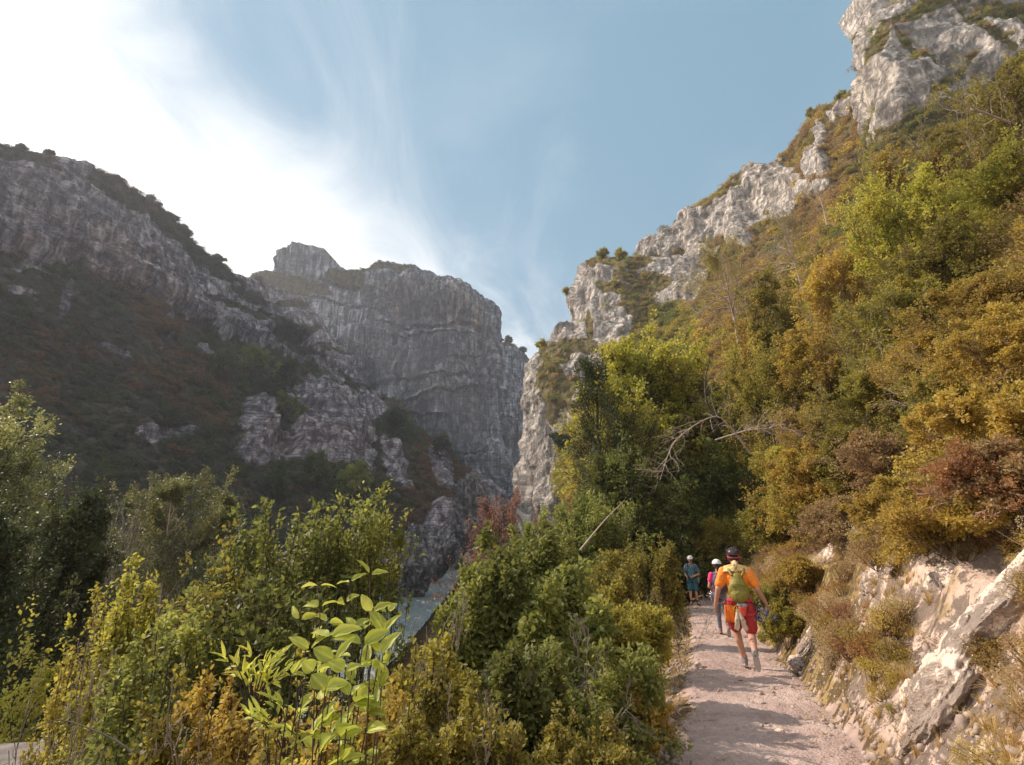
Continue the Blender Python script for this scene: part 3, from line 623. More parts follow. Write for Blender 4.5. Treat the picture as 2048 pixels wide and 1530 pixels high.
scatter('scrub_right_slope', P, sc, rots(len(P)), ix, pl, 'sunlit olive, ochre and brown scrub covering the steep slope on the right', 'scrub')
# buttress and upper cliff
Q = []
for sh, n in ((buttress, 900), (upper, 4200)):
    P, px_ = sample(sh, n, lambda p, C, mk: mk['veg']**2+.003); Q.append(P)
P = np.concatenate(Q); s_ = np.where(P[:, 1] > 110, RNG.uniform(.8, 2.2, len(P)), RNG.uniform(.6, 1.9, len(P))); sc = scl3(s_, .8)
pl = protos('d', [(CL[i], LM['olive']) for i in range(3)]+[(CL[i], LM['green']) for i in range(2)]+[(CL[i], LM['brown']) for i in range(2)])
scatter('scrub_right_cliffs', P, sc, rots(len(P)), RNG.randint(0, 7, len(P)), pl, 'bushes clinging to the ledges of the pale sunlit buttress and the cliff at top right', 'scrub')

# near ground cover
def gscatter(name, n, xr, yr, wf, sf, plist, label, cat, zoff=.1, tilt=.2, zf=.8, sel=None, nfac=1.):
    X = RNG.uniform(xr[0], xr[1], n*12); Y = np.exp(RNG.uniform(math.log(yr[0]), math.log(yr[1]), n*12)) if yr[0] > 0 else RNG.uniform(yr[0], yr[1], n*12)
    ds = X-path_x(Y); Z = ground(X, Y); V = np.stack([X, Y, Z], 1); p = to_px(V)
    w = np.clip(wf(V, ds, p), 0, 1); k = np.where(RNG.uniform(size=len(w)) < w)[0][:n]
    V = V[k]; ds = ds[k]; p = p[k]; s_ = sf(V, ds, p); sc = scl3(s_, zf); V[:, 2] += zoff*s_
    ix = sel(V, ds, p) if sel else RNG.randint(0, len(plist), len(V))
    return scatter(name, V, sc, rots(len(V), tilt), ix, plist, label, cat)
# scrub on the bank right of the path
pl = protos('e', [(CS[i], LM['ochre']) for i in range(4)]+[(CS[i], LM['olive']) for i in range(4)]+[(CS[i], LM['brown']) for i in range(3)])
def wf(V, ds, p):
    c = sstep(ds, 1.7, 3.6)*.9+.95*sstep(ds, .9, 1.15)+sstep(ds, 1.0, 1.5)*sstep(V[:, 1], 8.8, 10.5)*.9
    hole = ell_mask(p, [(1915, 1400, 110, 230, -8), (1890, 1190, 120, 85, 15), (2020, 1240, 90, 200, -15), (1650, 1140, 55, 80, 0), (1755, 1180, 66, 60, 0), (1612, 1300, 40, 80, 0), (1825, 1400, 50, 44, 0)], .2)
    return c*(1-hole*.97)*(V[:, 1] > 1.5)
def sf(V, ds, p): d = np.linalg.norm(V, axis=1); return np.clip(.13+.036*d+.02*ds+.035*np.clip(ds-3.2, 0, 9), .2, 1.7)*RNG.uniform(.5, 1.45, len(V))*np.where(ds < 2.6, .62, 1)
def sel(V, ds, p):
    q_ = fbm(V/2.2, 3)+.15*RNG.normal(size=len(V))-.18*(p[:, 1] > 1020)
    return np.select([q_ > .14, q_ > -.12], [4+RNG.randint(0, 4, len(V)), RNG.randint(0, 4, len(V))], 8+RNG.randint(0, 3, len(V)))
gscatter('scrub_path_bank', 8000, (2, 60), (1.4, 60), wf, sf, pl, 'fine ochre and olive scrub on the bank right of the path', 'scrub', sel=sel)
pl = protos('e2', [(CS[i], LM['ochre']) for i in range(4)]+[(CS[i], LM['drygrass']) for i in range(3)]+[(CS[i], LM['brown']) for i in range(3)]+[(CS[i], LM['rust']) for i in range(2)])
def wf2(V, ds, p):
    hole = ell_mask(p, [(1915, 1390, 95, 210, -8), (1890, 1180, 110, 75, 15), (2020, 1230, 75, 180, -15), (1650, 1135, 50, 70, 0), (1755, 1175, 60, 50, 0), (1612, 1300, 40, 70, 0), (1825, 1400, 46, 40, 0), (1740, 1240, 30, 40, 0)], .2)
    return sstep(ds, .95, 1.25)*(1-sstep(ds, 6, 8))*(1-hole*.98)*np.clip(.75+1.2*fbm(V*.8+6, 2), .15, 1)
gscatter('scrub_bank_face', 3800, (2, 11), (1.3, 15), wf2, lambda V, ds, p: np.clip(.07+.022*np.linalg.norm(V, axis=1), .1, .4)*RNG.uniform(.6, 1.5, len(V)), pl, 'fine golden-brown twiggy scrub hanging over the pale rock of the bank', 'scrub', .2, .3, 1.)
pl = protos('f', [(tuft(i, 44, 1., .8, .016), LM['grass']) for i in range(3)]+[(tuft(9+i, 34, 1., 1.0, .014), LM['drygrass']) for i in range(2)])
def wf(V, ds, p):
    hole = ell_mask(p, [(1930, 1300, 90, 180, 20), (1960, 1170, 110, 60, 0), (1610, 1290, 26, 60, 0), (1640, 1130, 34, 44, 0)], .3)
    g_ = sstep(ds, .85, 1.25)*(1-sstep(ds, 5, 9))+sstep(-ds, .8, 1.0)*(1-sstep(-ds, 1.6, 2.2))*.5
    return g_*(1-hole*.93)*np.clip(.6+1.5*fbm(V*.9+3, 2), .08, 1)
gscatter('dry_grass', 8000, (-1, 12), (1.3, 22), wf, lambda V, ds, p: RNG.uniform(.06, .20, len(V))*np.where(ds < 0, .8, 1), pl, 'dry golden grass on the bank and along the edges of the path', 'grass', 0, .35, 1.)
# scrub left of the path, down to the river
pl = protos('g', [(CS[i], LM['green']) for i in range(4)]+[(CS[i], LM['olive']) for i in range(4)]+[(CS[i], LM['ochre']) for i in range(3)]+[(CM[i], LM['dark']) for i in range(3)])
riv = lambda V: np.abs(V[:, 0]-RIVX(V[:, 1]))
def wf(V, ds, p):
    nobench = 1-np.exp(-(((V[:, 0]+7.2)/3.4)**2+((V[:, 1]-8.2)/2.6)**2)**2)
    return sstep(-ds, 1.25, 1.7)*nobench*sstep(riv(V), 8.5, 10)*np.where(V[:, 1] < 22, 1, .5)
def sf(V, ds, p): return np.clip(.22+.030*np.linalg.norm(V, axis=1), .28, 2.2)*RNG.uniform(.6, 1.25, len(V))*np.where(ds > -2.3, .62, 1)*np.where((V[:, 1] > 22)&(p[:, 0] > 700)&(p[:, 0] < 960), .3, 1)*np.where((p[:, 0] > 1335)&(p[:, 0] < 1460)&(V[:, 1] > 6.5)&(V[:, 1] < 20.5), .38, 1)
def sel(V, ds, p):
    q_ = fbm(V/3., 3)+.12*RNG.normal(size=len(V)); o_ = (p[:, 1] > 1380)*.3+(p[:, 0] < 450)*.1-(p[:, 0] > 1000)*.1
    a = np.select([q_+o_ > .30, q_+o_ > .02], [8+RNG.randint(0, 3, len(V)), 4+RNG.randint(0, 4, len(V))], RNG.randint(0, 4, len(V)))
    return np.where(V[:, 1] > 16, 11+RNG.randint(0, 3, len(V)), a)
gscatter('undergrowth_river_side', 4200, (-75, 40), (1.9, 150), wf, sf, pl, 'dense green and ochre undergrowth falling away from the path to the river', 'undergrowth', .05, sel=sel)
# pebbles on path, stones at the foot of the bank
m_, t = material('pebble'); oi = t.add('ShaderNodeObjectInfo').outputs['Random']; co = t.add('ShaderNodeTexCoord').outputs['Object']
out(t, t.add('ShaderNodeBsdfPrincipled', Base__Color=t.mix(t.math('MULTIPLY', t.noise(co, 3, 5), 1.0), t.mix(oi, rgb(.34, .26, .22), rgb(.62, .52, .45)), rgb(.30, .21, .17)), Roughness=.9)); M_peb = m_
PB = [stone_mesh(i, 7, 9, 12, .3) for i in range(5)]
pl = protos('h', [(PB[i], M_peb) for i in range(5)])
gscatter('path_pebbles', 9000, (-1, 10), (1.8, 22), lambda V, ds, p: np.where(np.abs(ds) < 1.4, .25+.75*sstep(np.abs(ds), .35, .9)+.3*(fbm(V*1.3, 2) > .1), 0), lambda V, ds, p: (.006+.034*RNG.uniform(0, 1, len(V))**7)+.011*sstep(np.abs(ds), .5, 1.)*RNG.uniform(0, 1, len(V))**2, pl, 'pale limestone pebbles strewn over the path', 'pebbles', .35, .8, 1.)

lq = MB(); rq = np.random.RandomState(3); leaves(lq, rq.normal(size=(6, 3))*np.array([.5, .5, .02]), rq.normal(size=(6, 3))*np.array([1, 1, .15]), .5, .55, rq.uniform(.2, 1, 6), TQ, 2., rq)
lq = lq.mesh(); pl = protos('i', [(lq, LM['brown']), (lq, LM['ochre'])])
gscatter('leaf_litter', 1500, (-1, 10), (1.8, 20), lambda V, ds, p: np.where(np.abs(ds) < 1.3, .05+.9*sstep(np.abs(ds), .3, .95), 0), lambda V, ds, p: RNG.uniform(.03, .06, len(V)), pl, 'small fallen leaves scattered along the edges of the path', 'leaf litter', .3, .25, .6)
# ------------------------------------------------------------------ trees and shrubs one can tell apart
def rotv(v, ax, a):
    ax = ax/np.linalg.norm(ax); return v*math.cos(a)+np.cross(ax, v)*math.sin(a)+ax*np.dot(ax, v)*(1-math.cos(a))
def skeleton(rng, stems=1, trunk=.45, n1=10, n2=6, n3=4, spread=.9, up=.25, wob=.12, lean=.15, r0=.03, stem_spread=.5, taper=.55):
    """unit-high woody skeleton: list of (points, radii), twig sites (pos, dir)"""
    polys = []; sites = []
    def limb(p, d, L, r, lvl, nseg, w, u_):
        P = [p.copy()]; d = d.copy()
        for k in range(nseg):
            d = unit(d+rng.normal(size=3)*w+np.array([0, 0, u_])*.25); P.append(P[-1]+d*L/nseg)
        P = np.array(P); polys.append((P, np.linspace(r, r*(taper if lvl < 1 else .25), len(P)), lvl)); return P
    def pick(P, t_):
        x = t_*(len(P)-1); i = min(int(x), len(P)-2); f = x-i; return P[i]*(1-f)+P[i+1]*f, unit(P[i+1]-P[i])
    for s_ in range(stems):
        a = rng.uniform(0, 6.283); sp0 = stem_spread*rng.uniform(.3, 1.1) if stems > 1 else lean
        d0 = unit(np.array([math.cos(a)*sp0, math.sin(a)*sp0, 1.]))
        T = limb(np.array([math.cos(a), math.sin(a), 0])*(.05 if stems > 1 else 0), d0, rng.uniform(.8, 1.), r0*rng.uniform(.7, 1), 0, 7, wob*.6, up)
        m1 = max(3, n1//(1 if stems == 1 else 1))
        for i in range(m1):
            t_ = trunk+(1-trunk)*(i+rng.uniform(0, 1))/m1; p, d = pick(T, min(t_, .99)); ax = unit(np.cross(d, rng.normal(size=3)))
            d1 = rotv(d, ax, spread*rng.uniform(.6, 1.2)); L1 = (1.05-t_)*.62+.10
            B_ = limb(p, d1, L1*rng.uniform(.45, 1.35), r0*.42*(1.1-t_)+.0025, 1, 6, wob, up)
            for j in range(n2):
                p2, dd = pick(B_, .25+.75*(j+rng.uniform(0, 1))/n2*.99); d2 = rotv(dd, unit(np.cross(dd, rng.normal(size=3))), rng.uniform(.4, 1.1))
                C_ = limb(p2, d2, L1*.42*rng.uniform(.6, 1.2), r0*.12+.001, 2, 4, wob*1.3, up)
                for k in range(n3):
                    p3, d3 = pick(C_, .15+.84*(k+rng.uniform(0, 1))/n3); d4 = rotv(d3, unit(np.cross(d3, rng.normal(size=3))), rng.uniform(.3, 1.0)); l4 = L1*.16*rng.uniform(.6, 1.3)
                    Q_ = np.array([p3, p3+d4*l4*.5+rng.normal(size=3)*l4*.1, p3+d4*l4]); polys.append((Q_, np.array([.0015, .001, .0006]), 3))
                    for f in (.35, .6, .85, 1.): sites.append((p3+(p3+d4*l4-p3)*f, d4))
                sites.append((C_[-1], unit(C_[-1]-C_[-2])))
    return polys, np.array([s_[0] for s_ in sites]), np.array([s_[1] for s_ in sites])
def plant(name, label, cat, px, py_top, D, wpx, leafm, bark, seed, leaf=.08, per=4, asp=.55, sk={}, group=None, base=None, tmpl=TQ, jit=.6, up=.5, droop=0., twig=1., dx=0., flat=1., wood='trunk', foliage='crown', zb=None, tip=None, rs=1.):
    rng = np.random.RandomState(seed); top = at(px, py_top, D); x, y = float(top[0]), float(D)
    bx, by = (x+dx, y) if base is None else base
    z0 = float(ground(np.array([bx]), np.array([by]), False)[0]) if zb is None else zb
    H = max(top[2]-z0, .2); v = (765-py_top)/1024; Rw = wpx/2/1024/(cp-v*sp_)*D
    polys, sp0, sdr = skeleton(rng, **sk)
    allp = np.concatenate([p for p, r, l in polys]); hi = np.percentile(sp0[:, 2], 99.5); ra = np.percentile(np.hypot(sp0[:, 0], sp0[:, 1]), 97)
    K = np.array([Rw/ra*flat, Rw/ra*flat, H/hi])
    if flat != 1.: K[0] = Rw/ra
    shx = (x-bx)
    def tf(p): q_ = p*K; q_ = q_.copy(); q_[..., 0] += shx*(p[..., 2]/hi)**1.3; return q_
    tr = MB(); rsc = math.sqrt(K[0]*K[2])*.8*rs
    for P, r, l in polys:
        tr.tube(tf(P), np.maximum(r*rsc*(twig if l > 1 else 1), .0022 if D < 8 else .0035*D/12), 7 if l == 0 else (5 if l == 1 else 3), 0., False)
    o = empty(name, (bx, by, z0)); tag(o, label, cat, group)
    obj(wood, tr.mesh(), bark, o)
    if leafm is not None and per > 0:
        n = len(sp0); i = np.repeat(np.arange(n), per); sz = leaf
        p = tf(sp0[i])+rng.normal(size=(len(i), 3))*sz*jit; d = sdr[i]+rng.normal(size=(len(i), 3))*.75; d[:, 2] -= droop
        cl_ = fbm(p*(2.2/max(Rw, .2)), 2)*.9+.5
        lf = MB(); leaves(lf, p, d, sz*rng.uniform(.55, 1.25, len(i)), asp, np.clip(cl_*.6+.4*rng.uniform(0, 1, len(i)), .12, 1), tmpl, up, rng)
        obj(foliage, lf.mesh(), leafm, o)
    return o
TREE = dict(stems=1, trunk=.25, n1=18, n2=9, n3=5, spread=1.0, r0=.022)
TREE2 = dict(stems=3, trunk=.22, n1=12, n2=8, n3=5, spread=.95, r0=.018, stem_spread=.35)
BUSH = dict(stems=9, trunk=.15, n1=7, n2=5, n3=4, spread=.95, r0=.010, stem_spread=1.1, up=.15)
BUSHD = dict(stems=12, trunk=.42, n1=6, n2=4, n3=4, spread=1.05, r0=.008, stem_spread=1.1, up=.10, wob=.17)
WAND = dict(stems=9, trunk=.30, n1=8, n2=3, n3=3, spread=.75, r0=.008, stem_spread=.7, up=.25, wob=.13)

# left bank
plant('riverside_tree', 'tall grey-green tree rising from the river bank at the left edge', 'tree', 70, 785, 23, 430, LM['grey'], BARKD, 1, .16, 8, .5, dict(TREE2, trunk=.12, n1=18), zb=-7.6, rs=.7)
plant('riverside_tree', 'rounded grey-green tree with pale thin trunks right of the tallest riverside tree', 'tree', 372, 958, 27, 300, LM['grey'], BARKP, 2, .14, 7, .5, dict(TREE2, trunk=.25), zb=-6.5, rs=.6)
plant('riverside_tree', 'dark bushy tree low in front of the tallest riverside tree', 'tree', 120, 985, 15, 250, LM['dark'], BARKD, 3, .11, 7, .5, dict(TREE2, trunk=.1, n1=16), zb=-6, rs=.6)
plant('riverside_tree', 'small dark tree cut by the left edge below the riverside trees', 'tree', -60, 1010, 12, 300, LM['dark'], BARKD, 4, .10, 7, .5, dict(TREE2, trunk=.1, n1=15), zb=-5, rs=.6)
plant('bare_shrub', 'thin greyish shrub between the two grey-green riverside trees', 'shrub', 245, 1010, 21, 130, LM['shade'], BARKP, 5, .07, 3, .4, BUSH, zb=-6.8)
plant('riverside_shrub', 'dull brown-green shrub on the river bank behind the twiggy green shrubs', 'shrub', 470, 1060, 22, 190, LM['dark'], BARKD, 6, .12, 5, .5, BUSH, zb=-7)
# upright twiggy green shrubs in the foreground
for k, (px, py, D, w, sd_, lab, mt) in enumerate([
    (760, 985, 5.6, 150, 10, 'upright twiggy green shrub with the tallest tip left of the red tree', 'green'),
    (640, 1010, 5.2, 190, 11, 'leafy green shrub with arching tips left of the tallest twiggy one', 'green'),
    (530, 1040, 5.5, 210, 12, 'loose green shrub leaning out over the river bank', 'green'),
    
    (430, 1090, 5.0, 190, 14, 'olive shrub with dark twigs left of the loose green one', 'olive'),
    (560, 1170, 4.0, 240, 15, 'small-leaved green shrub behind the big-leaved sapling', 'green')]):
    plant('twiggy_shrub', lab, 'shrub', px, py, D, w*1.15, LM[mt], BARKD, sd_, .056, 2, .55, WAND, 'twiggy shrubs in the foreground', tmpl=TB, jit=.45, rs=.7)
for k, (px, py, D, w, sd_, lab, mt, lf) in enumerate([
    (300, 1150, 4.6, 130, 20, 'narrow yellow-green shrub with pointed tip, left of the centre foreground', 'lime', .036),
    (215, 1195, 5.6, 130, 21, 'golden olive shrub, second pointed tip from the left', 'olive', .036),
    (80, 1268, 11.2, 250, 22, 'green-yellow shrub in the lower left corner above the bare ground', 'lime', .085),
    (-60, 1250, 11.8, 240, 23, 'dark green shrub cut off by the lower left edge', 'green', .085),
    (370, 1230, 3.7, 220, 24, 'brownish small-leaved shrub left of the big-leaved sapling', 'green', .034),
    (250, 1330, 4.4, 170, 25, 'low ochre shrub at the bottom left beside the bare ground', 'olive', .036),
    (480, 1365, 2.9, 260, 26, 'bright golden shrub at the bottom below the big-leaved sapling', 'ochre', .028),
    (700, 1400, 2.7, 280, 27, 'golden shrub at the bottom centre of the picture', 'ochre', .027),
    (880, 1290, 3.5, 230, 28, 'tangled golden-brown shrub right of the big-leaved sapling', 'olive', .030),
    (960, 1420, 2.9, 200, 29, 'low olive shrub at the bottom, left of the dark hollow', 'olive', .028),
    (690, 1455, 1.6, 190, 89, 'wispy golden shrub growing up in front of the foot of the big-leaved sapling', 'ochre', .017),
    (560, 1470, 1.75, 160, 92, 'small gold and green shrub left of the foot of the big-leaved sapling', 'olive', .018),
    (800, 1440, 1.9, 170, 93, 'small twiggy olive shrub right of the foot of the big-leaved sapling', 'olive', .02),
    (330, 1430, 2.7, 240, 80, 'low brown and gold shrub at the bottom edge, left of the golden one', 'olive', .028)]):
    plant('foreground_shrub', lab, 'shrub', px, py, D, w*1.35, LM[mt], BARKD, sd_, lf*1.08, 3, .6, BUSHD, 'dense shrubs along the bottom of the picture', tmpl=TB, jit=.6, rs=.7)
for k, (px, py, D, w, sd_, lab, mt, lf) in enumerate([
    (1040, 1068, 6.2, 250, 30, 'large round-leaved green shrub with a pointed top, right of the river', 'green', .062),
    (1150, 1150, 5.6, 240, 31, 'round-leaved green shrub at the centre right, half in sun', 'green', .060),
    (960, 1150, 5.8, 150, 32, 'pale green shrub overhanging the bright water of the river', 'green', .058),
    (1200, 1110, 8.6, 190, 33, 'dark olive shrub left of the hikers', 'olive', .050),
    (1296, 1085, 11.5, 110, 34, 'slender yellow-green shrub just left of the farthest hiker', 'olive', .050),
    (1285, 1215, 6.6, 140, 35, 'dense olive shrub hugging the left edge of the path', 'olive', .040),
    (1180, 1300, 4.6, 260, 36, 'deep green shrub below the round-leaved ones', 'green', .042),
    (1050, 1300, 4.2, 220, 37, 'green shrub with hanging sprays above the dark hollow', 'green', .044),
    (1290, 1370, 4.6, 150, 38, 'low brownish shrub near the stones on the left of the path', 'ochre', .026),
    (1160, 1440, 3.5, 230, 39, 'dusty brown shrub in the bottom right foreground, left of the path', 'olive', .024)]):
    plant('path_side_shrub', lab, 'shrub', px, py, D, w*1.1, LM[mt], BARKD, sd_, lf*1.08, 3, .62, BUSHD, 'shrubs between the river and the path', tmpl=TB, jit=.6, rs=.7)
# red tree over the river
plant('red_tree', 'small tree with brick-red foliage above the river at the foot of the pale buttress', 'tree', 1000, 985, 34, 175, LM['red'], BARKD, 40, .16, 3, .4, dict(TREE2, trunk=.3, n1=9, n2=6, n3=4), zb=-7.5, rs=.5)
plant('red_tree', 'sparse reddish sapling leaning right, beside the brick-red tree', 'tree', 1110, 1020, 30, 190, LM['red'], BARKD, 41, .10, 2, .35, dict(TREE2, trunk=.4, n1=7, n2=4, n3=3), zb=-6, rs=.4)
# trees between the path and the buttress
plant('maple_tree', 'bright yellow-green broadleaf tree with dark forked trunks at the centre right', 'tree', 1300, 672, 30, 340, LM['lime'], BARKD, 50, .21, 6, .75, dict(TREE2, trunk=.33, n1=13, n2=9), zb=-3, dx=-.3)
plant('maple_tree', 'lower yellow-green tree with ochre patches, just right of the brightest tree', 'tree', 1400, 745, 31, 230, LM['olive'], BARKD, 51, .19, 5, .7, dict(TREE2, trunk=.2), zb=-1.5)
plant('pine_tree', 'dark layered pine left of the bright yellow-green tree', 'tree', 1192, 712, 26, 205, LM['pine'], BARKD, 52, .26, 7, .16, dict(stems=1, trunk=.25, n1=20, n2=8, n3=4, spread=1.35, up=.05, r0=.02, lean=.1), zb=-4, flat=1., jit=.5)
for k, (px, py, D, w, sd_, lab, mt, b_, lf) in enumerate([
    (1240, 905, 24, 210, 53, 'deep green tree below the dark pine', 'green', -4, .15),
    (1370, 905, 26, 240, 54, 'deep green tree under the dead branches', 'green', -2.5, .16),
    (1180, 1010, 20, 200, 55, 'shaded green bush tree above the round-leaved shrubs', 'green', -4, .13),
    (1330, 1010, 25, 210, 56, 'dark green bush tree closing the view behind the hikers', 'green', -2.0, .12),
    (1100, 1050, 17, 180, 57, 'low mid-green bush tree right of the red tree', 'green', -4.5, .11)]):
    plant('broadleaf_tree', lab, 'tree', px, py, D, w, LM[mt], BARKD, sd_, lf, 7, .6, dict(TREE2, trunk=.15, n1=14), 'green trees between the hikers and the buttress', zb=b_, rs=.7)
# trees right of the path
def hz(x, y): return float(ground(np.array([x]), np.array([y]), False)[0])
for k, (px, py, D, w, sd_, lab, mt, lf, pr) in enumerate([
    (1450, 1040, 24, 150, 60, 'dark olive bush tree directly behind the orange-shirted hiker', 'olive', .10, 6),
    (1560, 905, 13.5, 250, 61, 'golden-leaved tree overhanging the path above the hikers', 'olive', .065, 6),
    (1535, 1000, 17, 130, 62, 'olive tree behind the helmets of the hikers', 'olive', .08, 6),
    (1640, 820, 15.5, 230, 63, 'ochre tree on the bank, right of the golden-leaved one', 'ochre', .07, 5),
    (1560, 690, 21, 230, 64, 'grey-green bushy tree above the dead branches', 'olive', .10, 5),
    (1760, 370, 22, 240, 65, 'bright green-yellow tree standing high on the right slope', 'lime', .14, 5),
    (1740, 590, 17, 270, 66, 'broad olive tree below the bright one on the right slope', 'olive', .10, 5),
    (1900, 470, 19, 300, 67, 'ochre-green tree high at the right', 'olive', .11, 5),
    (2040, 300, 24, 280, 68, 'green tree at the right edge below the upper cliff', 'lime', .14, 6),
    (1880, 680, 13, 280, 69, 'dull ochre tree at the right with bare twigs inside', 'ochre', .07, 5),
    (2060, 620, 12, 300, 70, 'brownish tree cut by the right edge', 'ochre', .07, 4),
    (1780, 860, 11, 240, 71, 'brown twiggy shrub tree above the pink rock bank', 'brown', .055, 4),
    (2020, 880, 8.5, 260, 72, 'dull brown shrub reaching in from the right edge', 'brown', .05, 4),
    (1690, 1000, 10.5, 170, 73, 'low twiggy brown shrub over the pink rocks', 'brown', .045, 4),
    (1890, 990, 7.2, 260, 74, 'golden shrub overhanging the pale rocks of the bank', 'ochre', .040, 5),
    (1960, 190, 33, 260, 76, 'dense green-gold tree just under the upper cliff, at the right', 'olive', .18, 6),
    (2090, 130, 30, 260, 77, 'leafy tree in the top right corner against the upper cliff', 'olive', .17, 6),
    (1850, 290, 34, 230, 78, 'golden tree between the upper cliff and the bright green-yellow tree', 'ochre', .18, 6),
    (1690, 480, 27, 200, 79, 'dull gold tree left of the bright green-yellow tree', 'ochre', .15, 6),
    (1980, 560, 15, 300, 81, 'big golden bush tree filling the right side at mid height', 'ochre', .085, 6),
    (1830, 560, 18, 260, 82, 'yellow-olive tree in the middle of the right slope wood', 'olive', .10, 6),
    (1650, 650, 20, 220, 83, 'golden bush tree above the ochre tree on the bank', 'ochre', .11, 6),
    (1950, 780, 9.5, 300, 84, 'thick golden-brown bush tree above the bank at the right edge', 'ochre', .055, 5),
    (1610, 900, 12.5, 210, 85, 'golden bush tree leaning over the pink rocks', 'ochre', .06, 6),
    (1740, 750, 13.5, 240, 86, 'yellowish tree in the tangle above the bank', 'olive', .07, 6),
    (1560, 560, 33, 200, 87, 'olive tree among the pale-trunked pines', 'olive', .17, 6),
    (1480, 640, 34, 190, 88, 'golden olive tree below the first pale-trunked pine', 'ochre', .17, 6),
    (2010, 640, 9.5, 330, 94, 'tall loose golden tree leaning in from the right edge, above the bank', 'ochre', .05, 5),
    (1870, 760, 9.8, 280, 95, 'tall olive-gold tree in the tangle left of the one leaning in from the edge', 'olive', .05, 5),
    (1740, 850, 10.5, 230, 96, 'arching yellow-olive tree over the pink rocks, reaching toward the path', 'olive', .05, 5),
    (1990, 890, 6.3, 290, 97, 'rust-tinged twiggy bush just above the pale slanting ledge', 'rust', .032, 4),
    (1820, 960, 7.6, 230, 98, 'dry golden bush hanging over the top of the bank rocks', 'ochre', .036, 4),
    (1610, 1120, 10, 130, 75, 'ochre shrub beside the rock at the bend of the path', 'ochre', .045, 5)]):
    if px > 1600:
        Dm_ = np.geomspace(.8, 60, 900); G_ = at(px+0*Dm_, min(py+w*.75, 1350)+0*Dm_, Dm_); i_ = np.argmax(G_[:, 2] < ground(G_[:, 0], G_[:, 1], False))
        if i_ > 0 and Dm_[i_] < D: lf *= .4+.6*Dm_[i_]/D; D = float(Dm_[i_])
    plant('slope_tree', lab, 'tree', px, py, D, w, LM[mt], BARKD if k % 3 else BARKP, sd_, lf, pr, .6, dict(TREE2, trunk=.12, n1=13, wob=.2, spread=.8) if D > 9 else BUSHD, 'trees and bushes on the slope right of the path', rs=.6)
for k, (px, py, D, w, sd_) in enumerate([(1545, 1165, 10.6, 110, 90), (1565, 1215, 9.6, 80, 91)]):
    plant('bank_shrub', ['olive shrub brushing the right side of the orange-shirted hiker', 'small olive shrub at the foot of the bank beside the hiker'][k], 'shrub', px, py, D, w, LM['olive'], BARKD, sd_, .036, 7, .6, BUSHD, rs=.7)
# thin-needled old pines on the slope
PINE = dict(stems=1, trunk=.42, n1=26, n2=6, n3=4, spread=1.25, up=.02, r0=.016, lean=.0, wob=.10, taper=.35)
plant('pale_trunked_pine', 'half-bare pine with a pale leaning trunk in the middle of the right slope', 'tree', 1435, 482, 50, 190, LM['olive'], BARKP, 100, .28, 4, .14, PINE, base=(float(at(1482, 720, 50)[0]), 50.), zb=float(at(1482, 740, 50)[2]), jit=.9, rs=1.3)
plant('pale_trunked_pine', 'second half-bare pine leaning left, higher and right of the first', 'tree', 1535, 440, 54, 170, LM['olive'], BARKP, 101, .26, 2, .12, PINE, base=(float(at(1612, 600, 54)[0]), 54.), zb=float(at(1612, 610, 54)[2]), jit=.9, rs=1.1)
plant('pale_trunked_pine', 'short dead trunk below the rock band, topmost of the pale trunks', 'tree', 1640, 385, 58, 60, LM['brown'], BARKP, 102, .2, 1, .12, dict(PINE, n1=7, n2=3), base=(float(at(1652, 440, 58)[0]), 58.), zb=float(at(1652, 450, 58)[2]), rs=2.2)
# dead branches arching over the greenery
def dead_branch(name, label, pts, D, r, seed, side=26, bark=BARKP):
    rng = np.random.RandomState(seed); P = at([p[0] for p in pts], [p[1] for p in pts], [D+p[2] for p in pts]); P = catmull(P, 26)
    mb = MB(); o = empty(name, tuple(P[0])); tag(o, label, 'dead branch'); P = P-P[0]
    mb.tube(P, np.linspace(r, r*.3, len(P)), 7, 0., False); obj('limb', mb.mesh(), bark, o); tw = MB()
    for k in range(side):
        i = rng.randint(4, 25); p = P[i].copy(); d = unit(unit(P[i]-P[i-1])+rng.normal(size=3)*np.array([.8, .8, .55])); L = rng.uniform(.5, 1.7)*(D/18); Q_ = [p]; dd = d
        for j in range(6): dd = unit(dd+rng.normal(size=3)*.28); Q_.append(Q_[-1]+dd*L/6)
        tw.tube(np.array(Q_), np.linspace(r*.3, r*.08, 7), 4, 0., False)
        for j in range(4):
            q_ = Q_[2+j % 5]; d2 = unit(dd+rng.normal(size=3)*.9); tw.tube(np.array([q_, q_+d2*L*.2, q_+unit(d2+rng.normal(size=3)*.4)*L*.42]), [r*.12, r*.08, r*.05], 3, 0., False)
    if side > 5: obj('twigs', tw.mesh(), bark, o)
dead_branch('dead_branch', 'grey dead branch arching down to the left over the green trees', [(1500, 905, 0), (1440, 835, -.3), (1390, 850, -.6), (1345, 890, -.9), (1320, 960, -1)], 16, .026, 3, 30)
dead_branch('dead_branch', 'long grey dead branch sweeping right across the olive foliage', [(1430, 880, 0), (1500, 860, -.4), (1580, 860, -.8), (1650, 900, -.9)], 15.5, .026, 4, 34)
dead_branch('dead_branch', 'dark crooked dead stem rising from the tangle of grey branches', [(1445, 860, 0), (1415, 810, 0), (1410, 760, .2), (1420, 720, .3)], 16, .045, 5, 8, BARKD)
dead_branch('dead_branch', 'low grey dead twig pointing up right above the shaded green trees', [(1160, 1100, 0), (1210, 1040, 0), (1250, 1000, .1)], 14, .025, 6, 5)
dead_branch('dead_branch', 'bleached crooked branch on the upper right slope', [(2020, 245, 0), (1960, 222, 0), (1905, 195, 0)], 28, .09, 7, 7)
